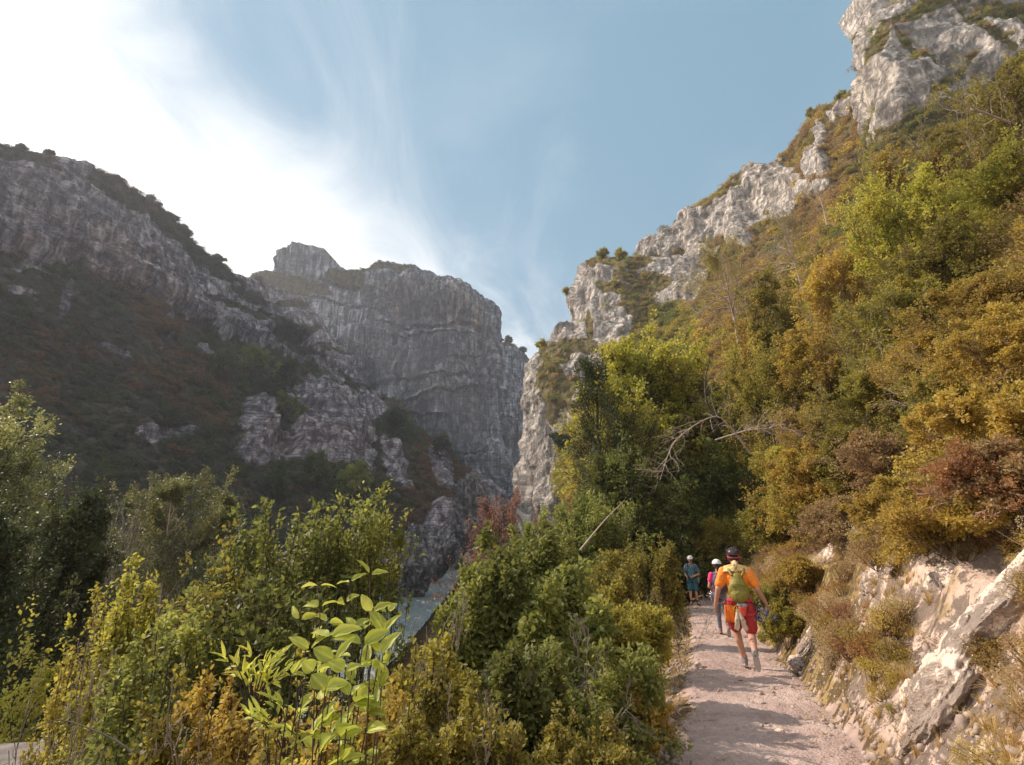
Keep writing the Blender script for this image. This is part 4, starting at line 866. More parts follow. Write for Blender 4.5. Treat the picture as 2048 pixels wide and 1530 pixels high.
dead_branch('dead_branch', 'pale bare branch low on the brown part of the right slope', [(1890, 850, 0), (1840, 815, 0), (1800, 770, 0)], 10.5, .025, 8, 7)
dead_branch('dead_branch', 'dark bare stem crossing the bottom left corner', [(300, 1540, 0), (230, 1480, .1), (120, 1440, .3), (40, 1470, .5)], 2.9, .006, 9, 5, BARKD)
for k, (px, py, D, w, lab) in enumerate([(255, 1230, 3.9, 150, 'leafless twiggy stems among the shrubs at the lower left'), (500, 1190, 4.1, 170, 'bare grey twigs tangled in the green shrubs left of the sapling'), (850, 1180, 3.6, 140, 'bare twigs standing against the river, right of the sapling'), (1110, 1230, 4.4, 150, 'bare twigs poking out of the round-leaved shrubs'), (420, 1330, 2.7, 150, 'fine dead twigs in the golden shrubs at the bottom left'), (1010, 1370, 3.0, 150, 'fine dead twigs beside the dark hollow at the bottom'), (1350, 1180, 8.5, 90, 'pale bare stems in the shrub at the left edge of the path'), (1700, 1190, 6.5, 130, 'bare brown twigs hanging in front of the bank rocks')]):
    plant('bare_shrub', lab, 'shrub', px, py, D, w*2.1, None, BARK, 400+k, .02, 0, .5, dict(BUSHD, stems=4, n1=5, n2=4, n3=3, trunk=.4, wob=.3, spread=1.0, r0=.006), 'bare twiggy stems among the shrubs', rs=.55)
for k, (px, py, D, w, mt, lab) in enumerate([
    (515, 690, 215, 70, 'green', 'round green tree below the cave on the shaded slope'), (585, 715, 225, 60, 'dark', 'dark tree right of the round green one below the cave'),
    (455, 700, 190, 75, 'dark', 'broad dark tree at the foot of the shaded cliff band'), (390, 745, 170, 70, 'rustshade', 'rust-tinged tree on the shaded slope, left of the grey outcrop'),
    (580, 785, 205, 70, 'green', 'green tree wedged between the two grey outcrops'), (690, 765, 250, 50, 'dark', 'small dark tree on the top of the larger grey outcrop'),
    (640, 905, 160, 90, 'dark', 'dark green tree at the foot of the larger grey outcrop'), (720, 925, 165, 80, 'green', 'bushy green tree right of the dark one under the outcrop'),
    (560, 925, 150, 90, 'dark', 'wide dark tree under the smaller grey outcrop'), (790, 820, 260, 46, 'dark', 'dark bush at the base of the great wall'), (885, 870, 262, 40, 'dark', 'pointed dark conifer at the base of the great wall'),
    (340, 640, 165, 46, 'rustshade', 'reddish bush beside the pale streak of rock on the shaded slope'), (1120, 868, 118, 40, 'dark', 'small dark tree clinging to the sunlit buttress')]):
    Hh = w*1.0*D/1024; tp = at(px, py, D)
    plant('hillside_tree', lab, 'tree', px, py, D-6, w, LM[mt], BARKD, 300+k, .0030*D, 6, .7, dict(TREE2, n1=8, n2=5, n3=3), 'trees on the shaded slope', zb=float(tp[2])-Hh*1.2, rs=.7)
# ridge-top trees
RDG = [(40, 268, 144, 15, 'wispy lone tree on the left skyline, nearest the left edge'), (103, 298, 150, 13, 'small round tree on the left skyline'), (306, 388, 200, 16, 'tree leaning out where the left skyline drops'),
       (342, 436, 208, 30, 'largest bush clump on the left skyline'), (372, 474, 222, 24, 'bush clump just below the largest on the left skyline'), (238, 350, 180, 14, 'tiny tree on the left skyline above the rock face'),
       (442, 520, 250, 22, 'bush on the lower part of the left skyline'), (520, 548, 300, 14, 'small bush in the notch left of the castle-like knob'),
       (1020, 682, 470, 16, 'tree on top of the far grey pillar'), (1075, 712, 141, 26, 'dark bush on the lip of the buttress beside the gap'), (1050, 705, 478, 10, 'bush at the right end of the far pillar top'),
       (1210, 508, 165, 22, 'bush at the left end of the buttress top'), (1250, 502, 167, 34, 'wide bush on the buttress top'), (1130, 655, 148, 16, 'small bush on the step of the buttress'),
       (1680, 180, 112, 26, 'thin tree on the right skyline at the foot of the upper cliff'), (1718, 150, 108, 18, 'bush growing from the edge of the upper cliff'), (1620, 240, 128, 34, 'dense bush on the right skyline below the thin tree')]
AV = np.concatenate([s_['V'] for s_ in (left_ridge, main_wall, pillar, buttress, right_hill, upper)]); AP = to_px(AV)
for k, (px, py, D, w, lab) in enumerate(RDG):
    i_ = np.where((np.abs(AP[:, 0]-px) < 5)&(np.abs(AV[:, 1]/D-1) < .3)&(np.abs(AP[:, 1]-py) < 70))[0]; tp = AV[i_[np.argmin(AP[i_, 1])]]; D = float(tp[1]); hgt = w*.62*D/1024
    px, py = to_px((tp+np.array([0, 0, hgt]))[None])[0]
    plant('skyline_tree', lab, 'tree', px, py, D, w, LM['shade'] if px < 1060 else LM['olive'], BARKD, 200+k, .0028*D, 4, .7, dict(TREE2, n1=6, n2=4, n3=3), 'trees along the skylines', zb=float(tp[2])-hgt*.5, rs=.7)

# big-leaved sapling right in front of the camera
rng = np.random.RandomState(5)
def bigleaf(mb, p, d, nrm, L, w, tint, curl=.25):
    nu_, nv_ = 10, 9; d = unit(d); s_ = unit(np.cross(nrm, d)); n_ = np.cross(d, s_)
    u = np.linspace(0, 1, nu_); v = np.linspace(-1, 1, nv_); wd = w*np.sin(np.pi*np.clip(u**.75, 0, 1))**.75*.5; wd[0] = .002; wd[-1] = .001
    X = u[:, None]*L+0*v; Y = v[None]*wd[:, None]; Z = -curl*L*(u[:, None]**2)+(v[None]**2)*wd[:, None]*.45+.02*L*np.sin(u[:, None]*14+v*2)*np.abs(v)
    V = p+X[..., None]*d+Y[..., None]*s_+Z[..., None]*n_
    tv = np.clip(tint+np.where(np.abs(v) < .05, .28, 0)[None]-.16*np.abs(np.sin(u[:, None]*26+np.abs(v)[None]*6))*(np.abs(v) > .1)[None]+.5*(np.abs(v)[None] > .9)*(rng.uniform(size=(nu_, 1)) < .2), 0, 1)
    mb.add(V.reshape(-1, 3), [grid_faces(nu_, nv_)], tv.ravel())
CLU = [(740, 1150, 1.75, 5, .075), (700, 1165, 1.7, 2, .06), (637, 1172, 1.65, 2, .055), (640, 1215, 1.6, 6, .07), (690, 1205, 1.7, 3, .055), (745, 1225, 1.62, 5, .08), (770, 1265, 1.6, 5, .075), (660, 1275, 1.5, 6, .08),
       (725, 1290, 1.5, 6, .085), (620, 1300, 1.5, 5, .08), (690, 1345, 1.4, 6, .085), (650, 1380, 1.38, 5, .08), (740, 1335, 1.45, 4, .07), (600, 1240, 1.6, 3, .055), (775, 1225, 1.7, 3, .05), (670, 1320, 1.45, 6, .07), (710, 1260, 1.6, 5, .065), (760, 1310, 1.5, 5, .07), (630, 1345, 1.42, 5, .07), (700, 1395, 1.38, 5, .07), (655, 1245, 1.65, 4, .06)]
STW = []
o = empty('big_leaved_sapling', (float(at(690, 1530, 1.45)[0]), 1.45, -1.0)); tag(o, 'sapling with large glowing yellow-green leaves in the front centre of the picture', 'sapling')
org = np.array(o.location); stm = MB(); lfm = MB()
for k, (px, py, D, n, L) in enumerate(CLU):
    c_ = at(px, py, D)-org; root = np.array([rng.normal()*.15, rng.normal()*.08, 0]); mid = root*.5+c_*np.array([.55, .55, .5])+rng.normal(size=3)*.02
    P = catmull(np.array([root, mid, c_]), 12); stm.tube(P, np.linspace(.0035, .0014, 12), 6, 0., False)
    for j in range(n+2):
        a = j*2.4+rng.uniform(0, 1); d = unit(np.array([math.cos(a), math.sin(a)*.8, rng.uniform(.0, 1.5)])); q_ = P[-1-(j//2)]+d*.006
        bigleaf(lfm, q_, d, unit(np.array([rng.normal()*.5, -.5+rng.normal()*.5, 1.])), .88*L*rng.uniform(.5, 1.1), .88*L*rng.uniform(.36, .62), 1. if rng.uniform() < .12 else rng.uniform(.3, .85), rng.uniform(.1, .4))
    for j in range(8):
        i = rng.randint(4, 11); a = rng.uniform(0, 6.28); d = unit(np.array([math.cos(a), math.sin(a), .3])); bigleaf(lfm, P[i], d, unit(np.array([rng.normal()*.5, -.4, 1.])), L*rng.uniform(.5, 1.), L*rng.uniform(.3, .5), rng.uniform(.15, .8), .3)
obj('stem', stm.mesh(), BARKD, o); obj('leaves', lfm.mesh(), LM['palm'], o)
# feathery low fronds left of it
for k, (px, py, D, lab) in enumerate([(500, 1330, 2.0, 'frond-like plant with narrow glowing leaves left of the big-leaved sapling'), (570, 1405, 1.9, 'small spray of narrow pale leaves below the big-leaved sapling'), (630, 1440, 1.8, 'little sprig of narrow yellow leaves at the bottom centre')]):
    b_ = at(px, py+120, D); o = empty('narrow_leaved_plant', tuple(b_)); tag(o, lab, 'plant'); s_ = MB(); l_ = MB()
    for q_ in range([16, 9, 7][k]):
        e_ = np.array([rng.uniform(-.5, .5), rng.uniform(-.3, .3), 1.])*np.array([.26, .2, .20 if k == 0 else .15])*rng.uniform(.7, 1.1); P = catmull(np.array([[0, 0, 0], e_*.5+np.array([0, 0, .03]), e_]), 8)
        s_.tube(P, np.linspace(.003, .001, 8), 5, 0., False)
        for j in range(6):
            dd = unit(P[-1]-P[-3])+rng.normal(size=3)*.45; bigleaf(l_, P[-1-j % 4], dd, np.array([0, -.4, 1.]), rng.uniform(.035, .06), .012, rng.uniform(.3, 1), .2)
    obj('stem', s_.mesh(), BARKD, o); obj('leaves', l_.mesh(), LM['palm'], o)

# ------------------------------------------------------------------ rocks
def hit(px, py):
    Dm = np.geomspace(.8, 60, 900); P = at(px+0*Dm, py+0*Dm, Dm); g_ = ground(P[:, 0], P[:, 1]); k = np.argmax(P[:, 2] < g_); return P[k]
def rock(label, px, py, D, w, h, seed, mat=None, tilt=0., depth=.8, rough=.2, name='boulder', cat='rock', sink=.0, cuts=13):
    me = stone_mesh(seed, 110, 150, cuts, rough, 1.); n = len(me.vertices); co = np.empty(n*3, np.float32); me.vertices.foreach_get('co', co); co = co.reshape(-1, 3)
    v = (765-py)/1024; onb = D is None; p = hit(px, py) if onb else at(px, py, D); k = p[1]/1024/(cp-v*sp_)
    co = co*np.array([w/2*k, w/2*k*depth, h/2*k]); m_ = min(w, h)*k
    co = co+unit(co)*((ridged(co/m_*3+seed, 4)[:, None]-.5)*.10+(ridged(co/m_*9+seed, 3)[:, None]-.5)*.035)*m_+unit(co)*fbm(co/m_*24, 3)[:, None]*.018*m_; me.vertices.foreach_set('co', co.ravel()); me.update()
    o = obj(name, me, mat); o['label'] = label; o['category'] = cat
    if onb:
        e_ = .5; gx = (ground(p[0]+e_, p[1], False)-ground(p[0]-e_, p[1], False))/(2*e_); gy = (ground(p[0], p[1]+e_, False)-ground(p[0], p[1]-e_, False))/(2*e_)
        nr = Vector((-float(gx), -float(gy), 1)).normalized(); z_ = Vector((0, 0, 1)); z_ = (z_-nr*z_.dot(nr)).normalized(); x_ = nr.cross(z_)
        M = Matrix((x_, nr, z_)).transposed().to_4x4(); o.matrix_world = Matrix.Translation(Vector(p)-nr*sink*w*k)@M@Matrix.Rotation(R(tilt), 4, 'Y')
    else: o.location = p; o.rotation_euler = (0, R(tilt), R(seed*40))
    me.attributes.new('veg', 'FLOAT', 'POINT'); me.attributes.new('warm', 'FLOAT', 'POINT'); return o
M_rock = rockmat('boulder_limestone', (.80, .65, .55), (.69, .545, .455), (.50, .37, .30), (.3, .2, .12), .5, .2, .22, pits=.06, strata=.2)
rock('long pale rock slab low on the right bank, brightest of all', 1915, 1360, None, 170, 400, 1, M_rock, tilt=-10, depth=.6, sink=-.02)
rock('rough pale rock above the brightest slab', 1890, 1165, None, 210, 130, 2, M_rock, tilt=20, depth=.6, sink=.16)
rock('pale slanting ledge at the right edge of the bank', 2020, 1200, None, 150, 360, 3, M_rock, tilt=-22, depth=.6, sink=-.02)
rock('small white stone left of the brightest slab', 1825, 1388, None, 90, 60, 4, M_rock, depth=.5, sink=.05)
rock('pinkish rock at the foot of the bank where the path bends', 1628, 1270, None, 60, 120, 5, M_rock, tilt=12, depth=.5)
rock('low flat rock touching the path below the pinkish one', 1600, 1330, None, 70, 30, 6, M_rock)
rock('pitted pink rock face above the path bend', 1655, 1120, None, 90, 130, 7, M_rock, tilt=-15, depth=.7, sink=.16)
rock('grey-pink rock right of the pitted one', 1745, 1160, None, 130, 90, 8, M_rock, tilt=15, depth=.6, sink=.16)
rock('rounded rock showing through the grass at the right edge', 2035, 1050, None, 130, 110, 9, M_rock, depth=.6, sink=0)
rock('half-buried rocks at the lower left edge of the path', 1362, 1500, None, 100, 40, 10, M_rock, tilt=10)
rock('small rubble block on the left edge of the path', 1398, 1338, None, 34, 14, 11, M_rock)
rock('flat stone lying loose near the bottom of the path', 1560, 1462, 5.05, 22, 9, 12, M_rock)
rock('narrow pale rib of rock in the upper part of the bank', 1800, 1105, None, 60, 110, 18, M_rock, tilt=25, depth=.6, sink=0)
M_riv = rockmat('river_limestone', (.34, .33, .34), (.19, .185, .20), (.08, .08, .09), (.12, .10, .06), 1.6, .6, .8)
rock('great grey boulder rising from the far side of the river', 826, 1128, 98, 120, 150, 13, M_riv, tilt=10)
rock('grey rock sloping into the river, right of the great boulder', 880, 1105, 130, 80, 100, 14, M_riv, tilt=-30)
rock('leaning grey rock fin at the foot of the dark cliff', 950, 1040, 165, 90, 170, 15, M_riv, tilt=25)
rock('pale boulder glimpsed in the dark hollow at the bottom', 1010, 1505, 4.6, 60, 50, 16, M_riv)
rock('small rocks beside the bright water', 760, 1140, 80, 90, 60, 17, M_riv)
# red-barked stump among the shrubs
mb = MB(); P = at([1050, 1046, 1036, 1030], [1215, 1190, 1165, 1148], [6.4, 6.4, 6.4, 6.4]); mb.tube(catmull(P, 12)-P[0], np.linspace(.05, .022, 12)*(1+.2*np.sin(np.arange(12)*1.7)), 8)
P2 = at([1044, 1060, 1072], [1195, 1180, 1160], [6.4, 6.4, 6.4]); mb.tube(catmull(P2, 7)-P[0], np.linspace(.02, .008, 7), 6)
o = obj('tree_stump', mb.mesh(), BARKR); o.location = P[0]; tag(o, 'broken reddish dead stump sticking up among the round-leaved shrubs', 'stump')
# ------------------------------------------------------------------ people
def fabric(name, c, nsc=30, namp=.12, rough=.85): return plain(name, c, rough, 0, nsc, namp, .003)
SK = plain('skin', (.50, .27, .19), .55, 0, 9, .10); SK2 = plain('skin_tanned', (.42, .21, .15), .55, 0, 9, .10)
def remeshed(name, mb, mat, parent, vox=.007, it=5, fold=0., fsc=6., seed=0):
    o = obj(name, mb.mesh(), mat, None)
    r = o.modifiers.new('r', 'REMESH'); r.mode = 'VOXEL'; r.voxel_size = vox; r.use_smooth_shade = True
    s_ = o.modifiers.new('s', 'SMOOTH'); s_.factor = .6; s_.iterations = it
    dg = bpy.context.evaluated_depsgraph_get(); dg.update(); me = bpy.data.meshes.new_from_object(o.evaluated_get(dg)); o.modifiers.clear(); o.data = me; me.name = name
    if len(me.materials) == 0: me.materials.append(mat)
    if fold:
        n = len(me.vertices); co = np.empty(n*3, np.float32); me.vertices.foreach_get('co', co); co = co.reshape(-1, 3); no = np.empty(n*3, np.float32); me.vertices.foreach_get('normal', no); no = no.reshape(-1, 3)
        co = co+no*((ridged(co*np.array([fsc, fsc, fsc*.6])+seed, 3)-.55)*fold)[:, None]; me.vertices.foreach_set('co', co.ravel()); me.update()
    me.polygons.foreach_set('use_smooth', np.ones(len(me.polygons), bool)); o.parent = parent; return o
def cone(mb, a, b, ra, rb, n=14):
    a = np.array(a, float); b = np.array(b, float); mb.tube(np.array([a*(1-t_)+b*t_ for t_ in np.linspace(0, 1, 4)]), np.linspace(ra, rb, 4), n); mb.ell(a, (ra,)*3, 9, n); mb.ell(b, (rb,)*3, 9, n)
def chain(mb, pts, rs):
    for i in range(len(pts)-1): cone(mb, pts[i], pts[i+1], rs[i], rs[i+1])
def hand(mb, w, d, side, curl=.5, k=1.):
    """w wrist, d pointing to the finger tips, side = direction of the thumb"""
    w = np.array(w, float); d = unit(np.array(d, float)); s_ = unit(np.array(side, float)-np.dot(side, d)*d); n_ = np.cross(d, s_)
    M = np.stack([s_, n_, d], 1); mb.ell(w+d*.045*k, np.array([.041, .017, .052])*k, 10, 14, 0., M)
    for q_, (o_, L) in enumerate([(.030, .072), (.011, .080), (-.009, .074), (-.028, .058)]):
        p = w+d*.085*k+s_*o_*k; c_ = curl*(.8+.15*q_); a = unit(d+n_*c_*.5); b_ = unit(d+n_*c_*1.3); chain(mb, [p, p+a*L*.5*k, p+a*L*.5*k+b_*L*.5*k], [.0095*k, .0088*k, .0072*k])
    p = w+d*.025*k+s_*.03*k; a = unit(d*.65+s_*.8); chain(mb, [p, p+a*.035*k, p+a*.035*k+unit(d+s_*.15+n_*.3)*.032*k], [.013*k, .0105*k, .0085*k])
def head(mb, c, fwd=(0, 1, 0), k=1.):
    c = np.array(c, float); f = unit(np.array(fwd, float)); s_ = unit(np.cross(f, [0, 0, 1.])); u = np.cross(s_, f); M = np.stack([s_, f, u], 1)
    P = lambda x, y, z: c+(s_*x+f*y+u*z)*k
    mb.ell(P(0, -.01, .02), np.array([.076, .095, .092])*k, 14, 18, 0., M); mb.ell(P(0, .02, -.045), np.array([.060, .068, .070])*k, 12, 16, 0., M); mb.ell(P(0, .055, -.085), np.array([.030, .030, .026])*k, 10, 12, 0., M)
    mb.ell(P(0, .098, -.022), np.array([.014, .018, .024])*k, 8, 10, 0., M); mb.ell(P(0, .084, .028), np.array([.055, .014, .010])*k, 8, 12, 0., M); mb.ell(P(0, .082, -.060), np.array([.026, .012, .011])*k, 8, 12, 0., M)
    for x in (-1, 1): mb.ell(P(x*.077, -.005, -.012), np.array([.010, .020, .031])*k, 8, 10, 0., M); mb.ell(P(x*.035, .062, -.035), np.array([.026, .026, .022])*k, 8, 10, 0., M)
    return P, M
def face_parts(P, M, root, skin_eye=True):
    em = plain('eye_dark', (.03, .02, .02), .2)
    for x in (-1, 1): e = MB(); e.ell(P(x*.031, .083, .006), (.013, .009, .008), 8, 10, 0., M); obj('eye', e.mesh(), em, root)
    m_ = MB(); m_.ell(P(0, .093, -.061), (.021, .004, .004), 6, 10, 0., M); obj('mouth', m_.mesh(), plain('lips', (.30, .10, .09), .5), root)
def helmet(P, M, root, mat, trim, label=None, vents=True):
    mb = MB(); mb.ell(P(0, -.012, .035), (.112, .132, .112), 22, 30, 0., M, lambda V: V*np.where(V[:, 2:3] < -.12, np.array([[1, 1, 0]]), 1)+np.array([0, 0, 1])*np.where(V[:, 2:3] < -.12, -.12, 0))
    h = obj('helmet', mb.mesh(), mat, root); h.data['x'] = 0
    if label: h['label'] = label
    b_ = MB(); th = np.linspace(0, 2*math.pi, 37); Q_ = np.array([P(.113*math.cos(a), -.012+.134*math.sin(a), .021) for a in th]); b_.tube(Q_, .006, 6, 0., False); obj('rim', b_.mesh(), trim, h)
    if vents:
        for i, (x, y, z) in enumerate([(-.055, -.112, .078), (.055, -.112, .078), (0, -.120, .070), (-.095, -.03, .085), (.095, -.03, .085), (-.04, .09, .10), (.04, .09, .10)]):
            v_ = MB(); v_.ell(P(x, y, z), (.013, .010, .020), 8, 10, 0., M); obj('vent', v_.mesh(), trim, h)
    s_ = MB()
    for x in (-1, 1): s_.tube(catmull(np.array([P(x*.104, .03, .02), P(x*.084, .02, -.05), P(x*.045, .045, -.108), P(0, .055, -.118)]), 12), .005, 5, 0., False); s_.tube(catmull(np.array([P(x*.09, -.09, .02), P(x*.082, -.03, -.03), P(x*.084, .018, -.05)]), 8), .005, 5, 0., False)
    s_.tube(catmull(np.array([P(-.09, -.06, .0), P(-.05, -.10, -.03), P(.05, -.10, -.03), P(.09, -.06, .0)]), 14), .008, 6, 0., False)
    obj('chin_strap', s_.mesh(), trim if label is None or 'white' in label else plain('strap_pink', (.55, .06, .12), .6), h)
def shoe(name, ankle, toe, up_, mat, sole, root, k=1.):
    a = np.array(ankle, float); t_ = np.array(toe, float); d = unit(t_-a); u = unit(np.array(up_, float)-np.dot(up_, d)*d); s_ = np.cross(d, u); M = np.stack([s_, d, u], 1)
    mb = MB(); base = a-u*.035
    mb.ell(base+d*.0, (.042*k, .060*k, .048*k), 12, 16, 0., M); mb.ell(base+d*.085, (.044*k, .090*k, .036*k), 12, 16, 0., M); mb.ell(base+d*.150, (.046*k, .062*k, .028*k), 12, 16, 0., M); cone(mb, a+u*.045, a-u*.01, .046*k, .048*k)
    sh = remeshed(name, mb, mat, root, .006, 4)
    m2 = MB(); so_ = base-u*.030; n = 26; th = np.arange(n)*2*math.pi/n
    ring = np.array([so_+d*(.075+.150*k*math.sin(a_))+s_*(.042+.006*math.sin(a_))*k*math.cos(a_) for a_ in th])
    V = np.concatenate([ring+u*.012, ring-u*.014]); i = np.arange(n); j = (i+1) % n
    m2.add(V, [np.stack([i, j, j+n, i+n], 1), np.arange(n)[None, ::-1], np.arange(n)[None]+n]); obj('sole', m2.mesh(False), sole, sh); return sh
def carabiner(mb, c, r, rot):
    th = np.linspace(0, 2*math.pi, 15); P = np.array([[math.cos(a)*r*.6, 0, math.sin(a)*r] for a in th]); R_ = np.array(Matrix.Rotation(rot, 3, 'Z')@Matrix.Rotation(rot*1.7, 3, 'Y')); mb.tube(P@R_.T+np.array(c), r*.11, 5, 0., False)
def person(label, px, D, rz, k=1., yoff=0.):
    x = float(at(px, 1250, D)[0]); z = float(ground(np.array([x]), np.array([D]), False)[0])+.03; o = empty('person', (x, D, z), rz, k); tag(o, label, 'person'); return o
STEEL = plain('steel', (.62, .62, .66), .25, 1.); DARKM = plain('dark_webbing', (.04, .035, .05), .7)
# --- hiker 1: orange shirt, walking away, right foot pushing off
o = person('hiker in an orange t-shirt, red shorts and dark helmet walking away, right heel lifted', 1484, 8.55, R(-22), 1.)
B = MB(); L = dict(sl=(-.19, .03, 1.385), el=(-.285, -.03, 1.12), wl=(-.350, .05, .865), sr=(.19, .03, 1.385), er=(.275, -.04, 1.135), wr=(.375, .07, .935))
cone(B, (0, 0, .93), (0, .02, 1.12), .125, .115); cone(B, (0, .02, 1.12), (0, .04, 1.34), .12, .125); B.ell((0, .035, 1.28), (.175, .11, .17)); B.ell((0, 0, .93), (.16, .12, .11)); cone(B, (0, .05, 1.38), (-.0, .075, 1.50), .062, .056)
cone(B, L['sl'], (0, .04, 1.40), .062, .07); cone(B, L['sr'], (0, .04, 1.40), .062, .07)
chain(B, [L['sl'], L['el'], L['wl']], [.051, .043, .028]); chain(B, [L['sr'], L['er'], L['wr']], [.051, .043, .028])
hand(B, L['wl'], (-.12, .02, -1), (.3, 1, 0), .7); hand(B, L['wr'], (.25, .2, -.8), (-.3, 1, 0), .7)
chain(B, [(-.095, 0, .90), (-.085, .20, .50), (-.070, .18, .38), (-.02, .235, .11)], [.088, .058, .056, .036]); cone(B, (-.02, .235, .11), (-.02, .38, .05), .036, .03)
chain(B, [(.095, 0, .90), (.115, .03, .49), (.12, -.10, .42), (.125, -.36, .31)], [.088, .058, .058, .037]); cone(B, (.125, -.36, .31), (.13, -.31, .16), .036, .03)
HP, HM = head(B, (0, .115, 1.60), (.05, 1, -.15)); remeshed('body', B, SK, o, .0055, 3)
face_parts(HP, HM, o); helmet(HP, HM, o, plain('helmet_dark', (.035, .022, .028), .28), DARKM, 'dark climbing helmet with pink strap')
hr = MB(); hr.ell(HP(0, -.045, -.02), (.072, .068, .065), 12, 16, 0., HM); obj('hair', hr.mesh(), plain('hair_dark', (.03, .018, .015), .8), o)
T = MB(); T.ell((0, .035, 1.28), (.20, .135, .17)); cone(T, (0, .01, 1.0), (0, .03, 1.25), .150, .150); T.ell((0, .01, 1.02), (.175, .135, .08)); T.ell((0, .04, 1.385), (.185, .085, .055))
cone(T, (-.17, .035, 1.375), (-.258, -.005, 1.19), .080, .074); cone(T, (.17, .035, 1.375), (.250, -.01, 1.19), .080, .074)
remeshed('t_shirt', T, fabric('orange_jersey', (.88, .25, .03)), o, .008, 4, .016, 7)
T = MB(); T.ell((0, 0, .93), (.185, .145, .10)); chain(T, [(-.095, 0, .88), (-.09, .16, .585)], [.115, .098]); chain(T, [(.095, 0, .88), (.115, .02, .575)], [.118, .10])
remeshed('shorts', T, fabric('crimson_cloth', (.42, .035, .04)), o, .008, 4, .016, 8)
T = MB(); th = np.linspace(0, 2*math.pi, 33)
for z, r in ((.985, .013), (.965, .013)): T.tube(np.array([[.185*math.cos(a), .145*math.sin(a), z] for a in th]), r, 6, 0., False)
for x in (-1, 1): T.tube(np.array([[x*.10+.120*math.cos(a), .02+.125*math.sin(a), .80+.03*math.sin(a)] for a in th]), .014, 6, 0., False); T.tube(np.array([[x*.13, -.12, .82], [x*.12, -.145, .96]]), .008, 5)
h = remeshed('harness', T, fabric('harness_red', (.55, .06, .07)), o, .006, 2)
for z in (1.01,): w_ = MB(); w_.tube(np.array([[.180*math.cos(a), .14*math.sin(a), z] for a in th]), .016, 6, 0., False); obj('waist_band', w_.mesh(), fabric('grey_band', (.30, .24, .24)), o)
shoe('shoe', (-.02, .235, .095), (-.02, .42, .055), (0, .1, 1), fabric('shoe_grey', (.24, .21, .23)), fabric('sole_tan', (.45, .38, .33)), o)
shoe('shoe', (.125, -.375, .30), (.145, -.330, .10), (0, 1, .2), fabric('shoe_grey2', (.26, .23, .25)), fabric('sole_tan2', (.50, .43, .37)), o)
O = np.array(o.location); RM = np.array(Matrix.Rotation(R(-22), 3, 'Z')); loc = lambda p: tuple(O+RM@np.array(p))
def gear(name, p, label, cat, rz=R(-22)): g = empty(name, loc(p), rz); tag(g, label, cat); return g
g = gear('backpack', (.01, -.19, .97), 'small olive-green backpack on the orange-shirted hiker', 'backpack'); T = MB()
T.ell((0, 0, .17), (.145, .080, .185), 18, 22, 0., None, lambda V: V*np.stack([1-.22*np.clip(V[:, 2], 0, 1), 1+0*V[:, 2], 1+0*V[:, 2]], 1)); T.ell((0, -.01, .09), (.135, .085, .115)); T.ell((0, .01, .30), (.095, .06, .10))
OL = fabric('olive_nylon', (.23, .195, .03), 22, .15, .6); bp = remeshed('pack', T, OL, g, .007, 3, .010, 9)
z_ = MB()
for zz, w in ((.235, .105), (.215, .112)): z_.tube(np.array([[x, -.082+.9*x*x*1.8-(.24-zz)*.3, zz+.01*math.cos(x*20)] for x in np.linspace(-w, w, 12)]), .004, 5)
obj('zip', z_.mesh(), fabric('zip_dark', (.17, .16, .03)), bp)
for x in (-1, 1):
    s_ = MB(); s_.tube(catmull(np.array([(x*.07, -.02, .36), (x*.10, .04, .42), (x*.115, .14, .455), (x*.115, .25, .44)]), 14), .018, 6); obj('shoulder_strap', s_.mesh(), OL, g)
    s_ = MB(); s_.tube(catmull(np.array([(x*.10, .0, .06), (x*.16, .08, .07), (x*.19, .18, .10)]), 8), .009, 5); obj('side_strap', s_.mesh(), OL, g)
g = gear('rope_coil', (0, .04, 1.40), 'pale yellow rope coiled round the neck and shoulders of the orange-shirted hiker', 'rope'); T = MB()
for q_ in range(9):
    a = .155+.006*q_; T.tube(np.array([[a*1.02*math.cos(t_), -.01+(.115+.004*q_)*math.sin(t_), .085-.010*q_-.035*abs(math.cos(t_))**1.5+.006*math.sin(5*t_+q_)] for t_ in th]), .0095, 6, 0., False)
obj('strands', T.mesh(), fabric('rope_yellow', (.72, .55, .24), 60, .2), g); T = MB()
T.tube(np.array([(0, -.105, .125), (0, -.165, .08), (0, -.175, .02), (0, -.15, -.03)]), .034, 8); obj('wrap', T.mesh(), fabric('rope_wrap', (.66, .52, .27), 60, .2), g)
g = gear('quickdraw_bundle', (-.155, -.11, .80), 'bundle of orange slings hanging at the left hip of the orange-shirted hiker', 'climbing gear'); T = MB(); rr_ = np.random.RandomState(2)
for q_ in range(11): x = -.055+.012*q_; T.tube(catmull(np.array([(x, -.02, .10), (x+rr_.normal()*.006, -.045, .0), (x+rr_.normal()*.01, -.035, -.13-.03*rr_.uniform()), (x+.008, -.01, -.02), (x+.01, -.01, .09)]), 14), .0085, 5)
obj('slings', T.mesh(), fabric('sling_orange', (.95, .22, .02)), g); T = MB()
for q_ in range(9): carabiner(T, (-.06+.015*q_, -.02, .115+.012*(q_ % 3)), .028, q_*.8)
CRD = plain('carabiner_red', (.45, .04, .03), .3, .8); obj('carabiners', T.mesh(), CRD, g); T = MB()
for q_ in range(7): carabiner(T, (-.05+.018*q_, -.03, -.15-.02*(q_ % 2)), .028, q_*1.1)
obj('carabiners', T.mesh(), CRD, g)
g = gear('chalk_bag', (.035, -.165, .86), 'grey and red chalk bag behind the waist of the orange-shirted hiker', 'chalk bag'); T = MB(); cone(T, (0, 0, .02), (.0, 0, -.065), .060, .042)
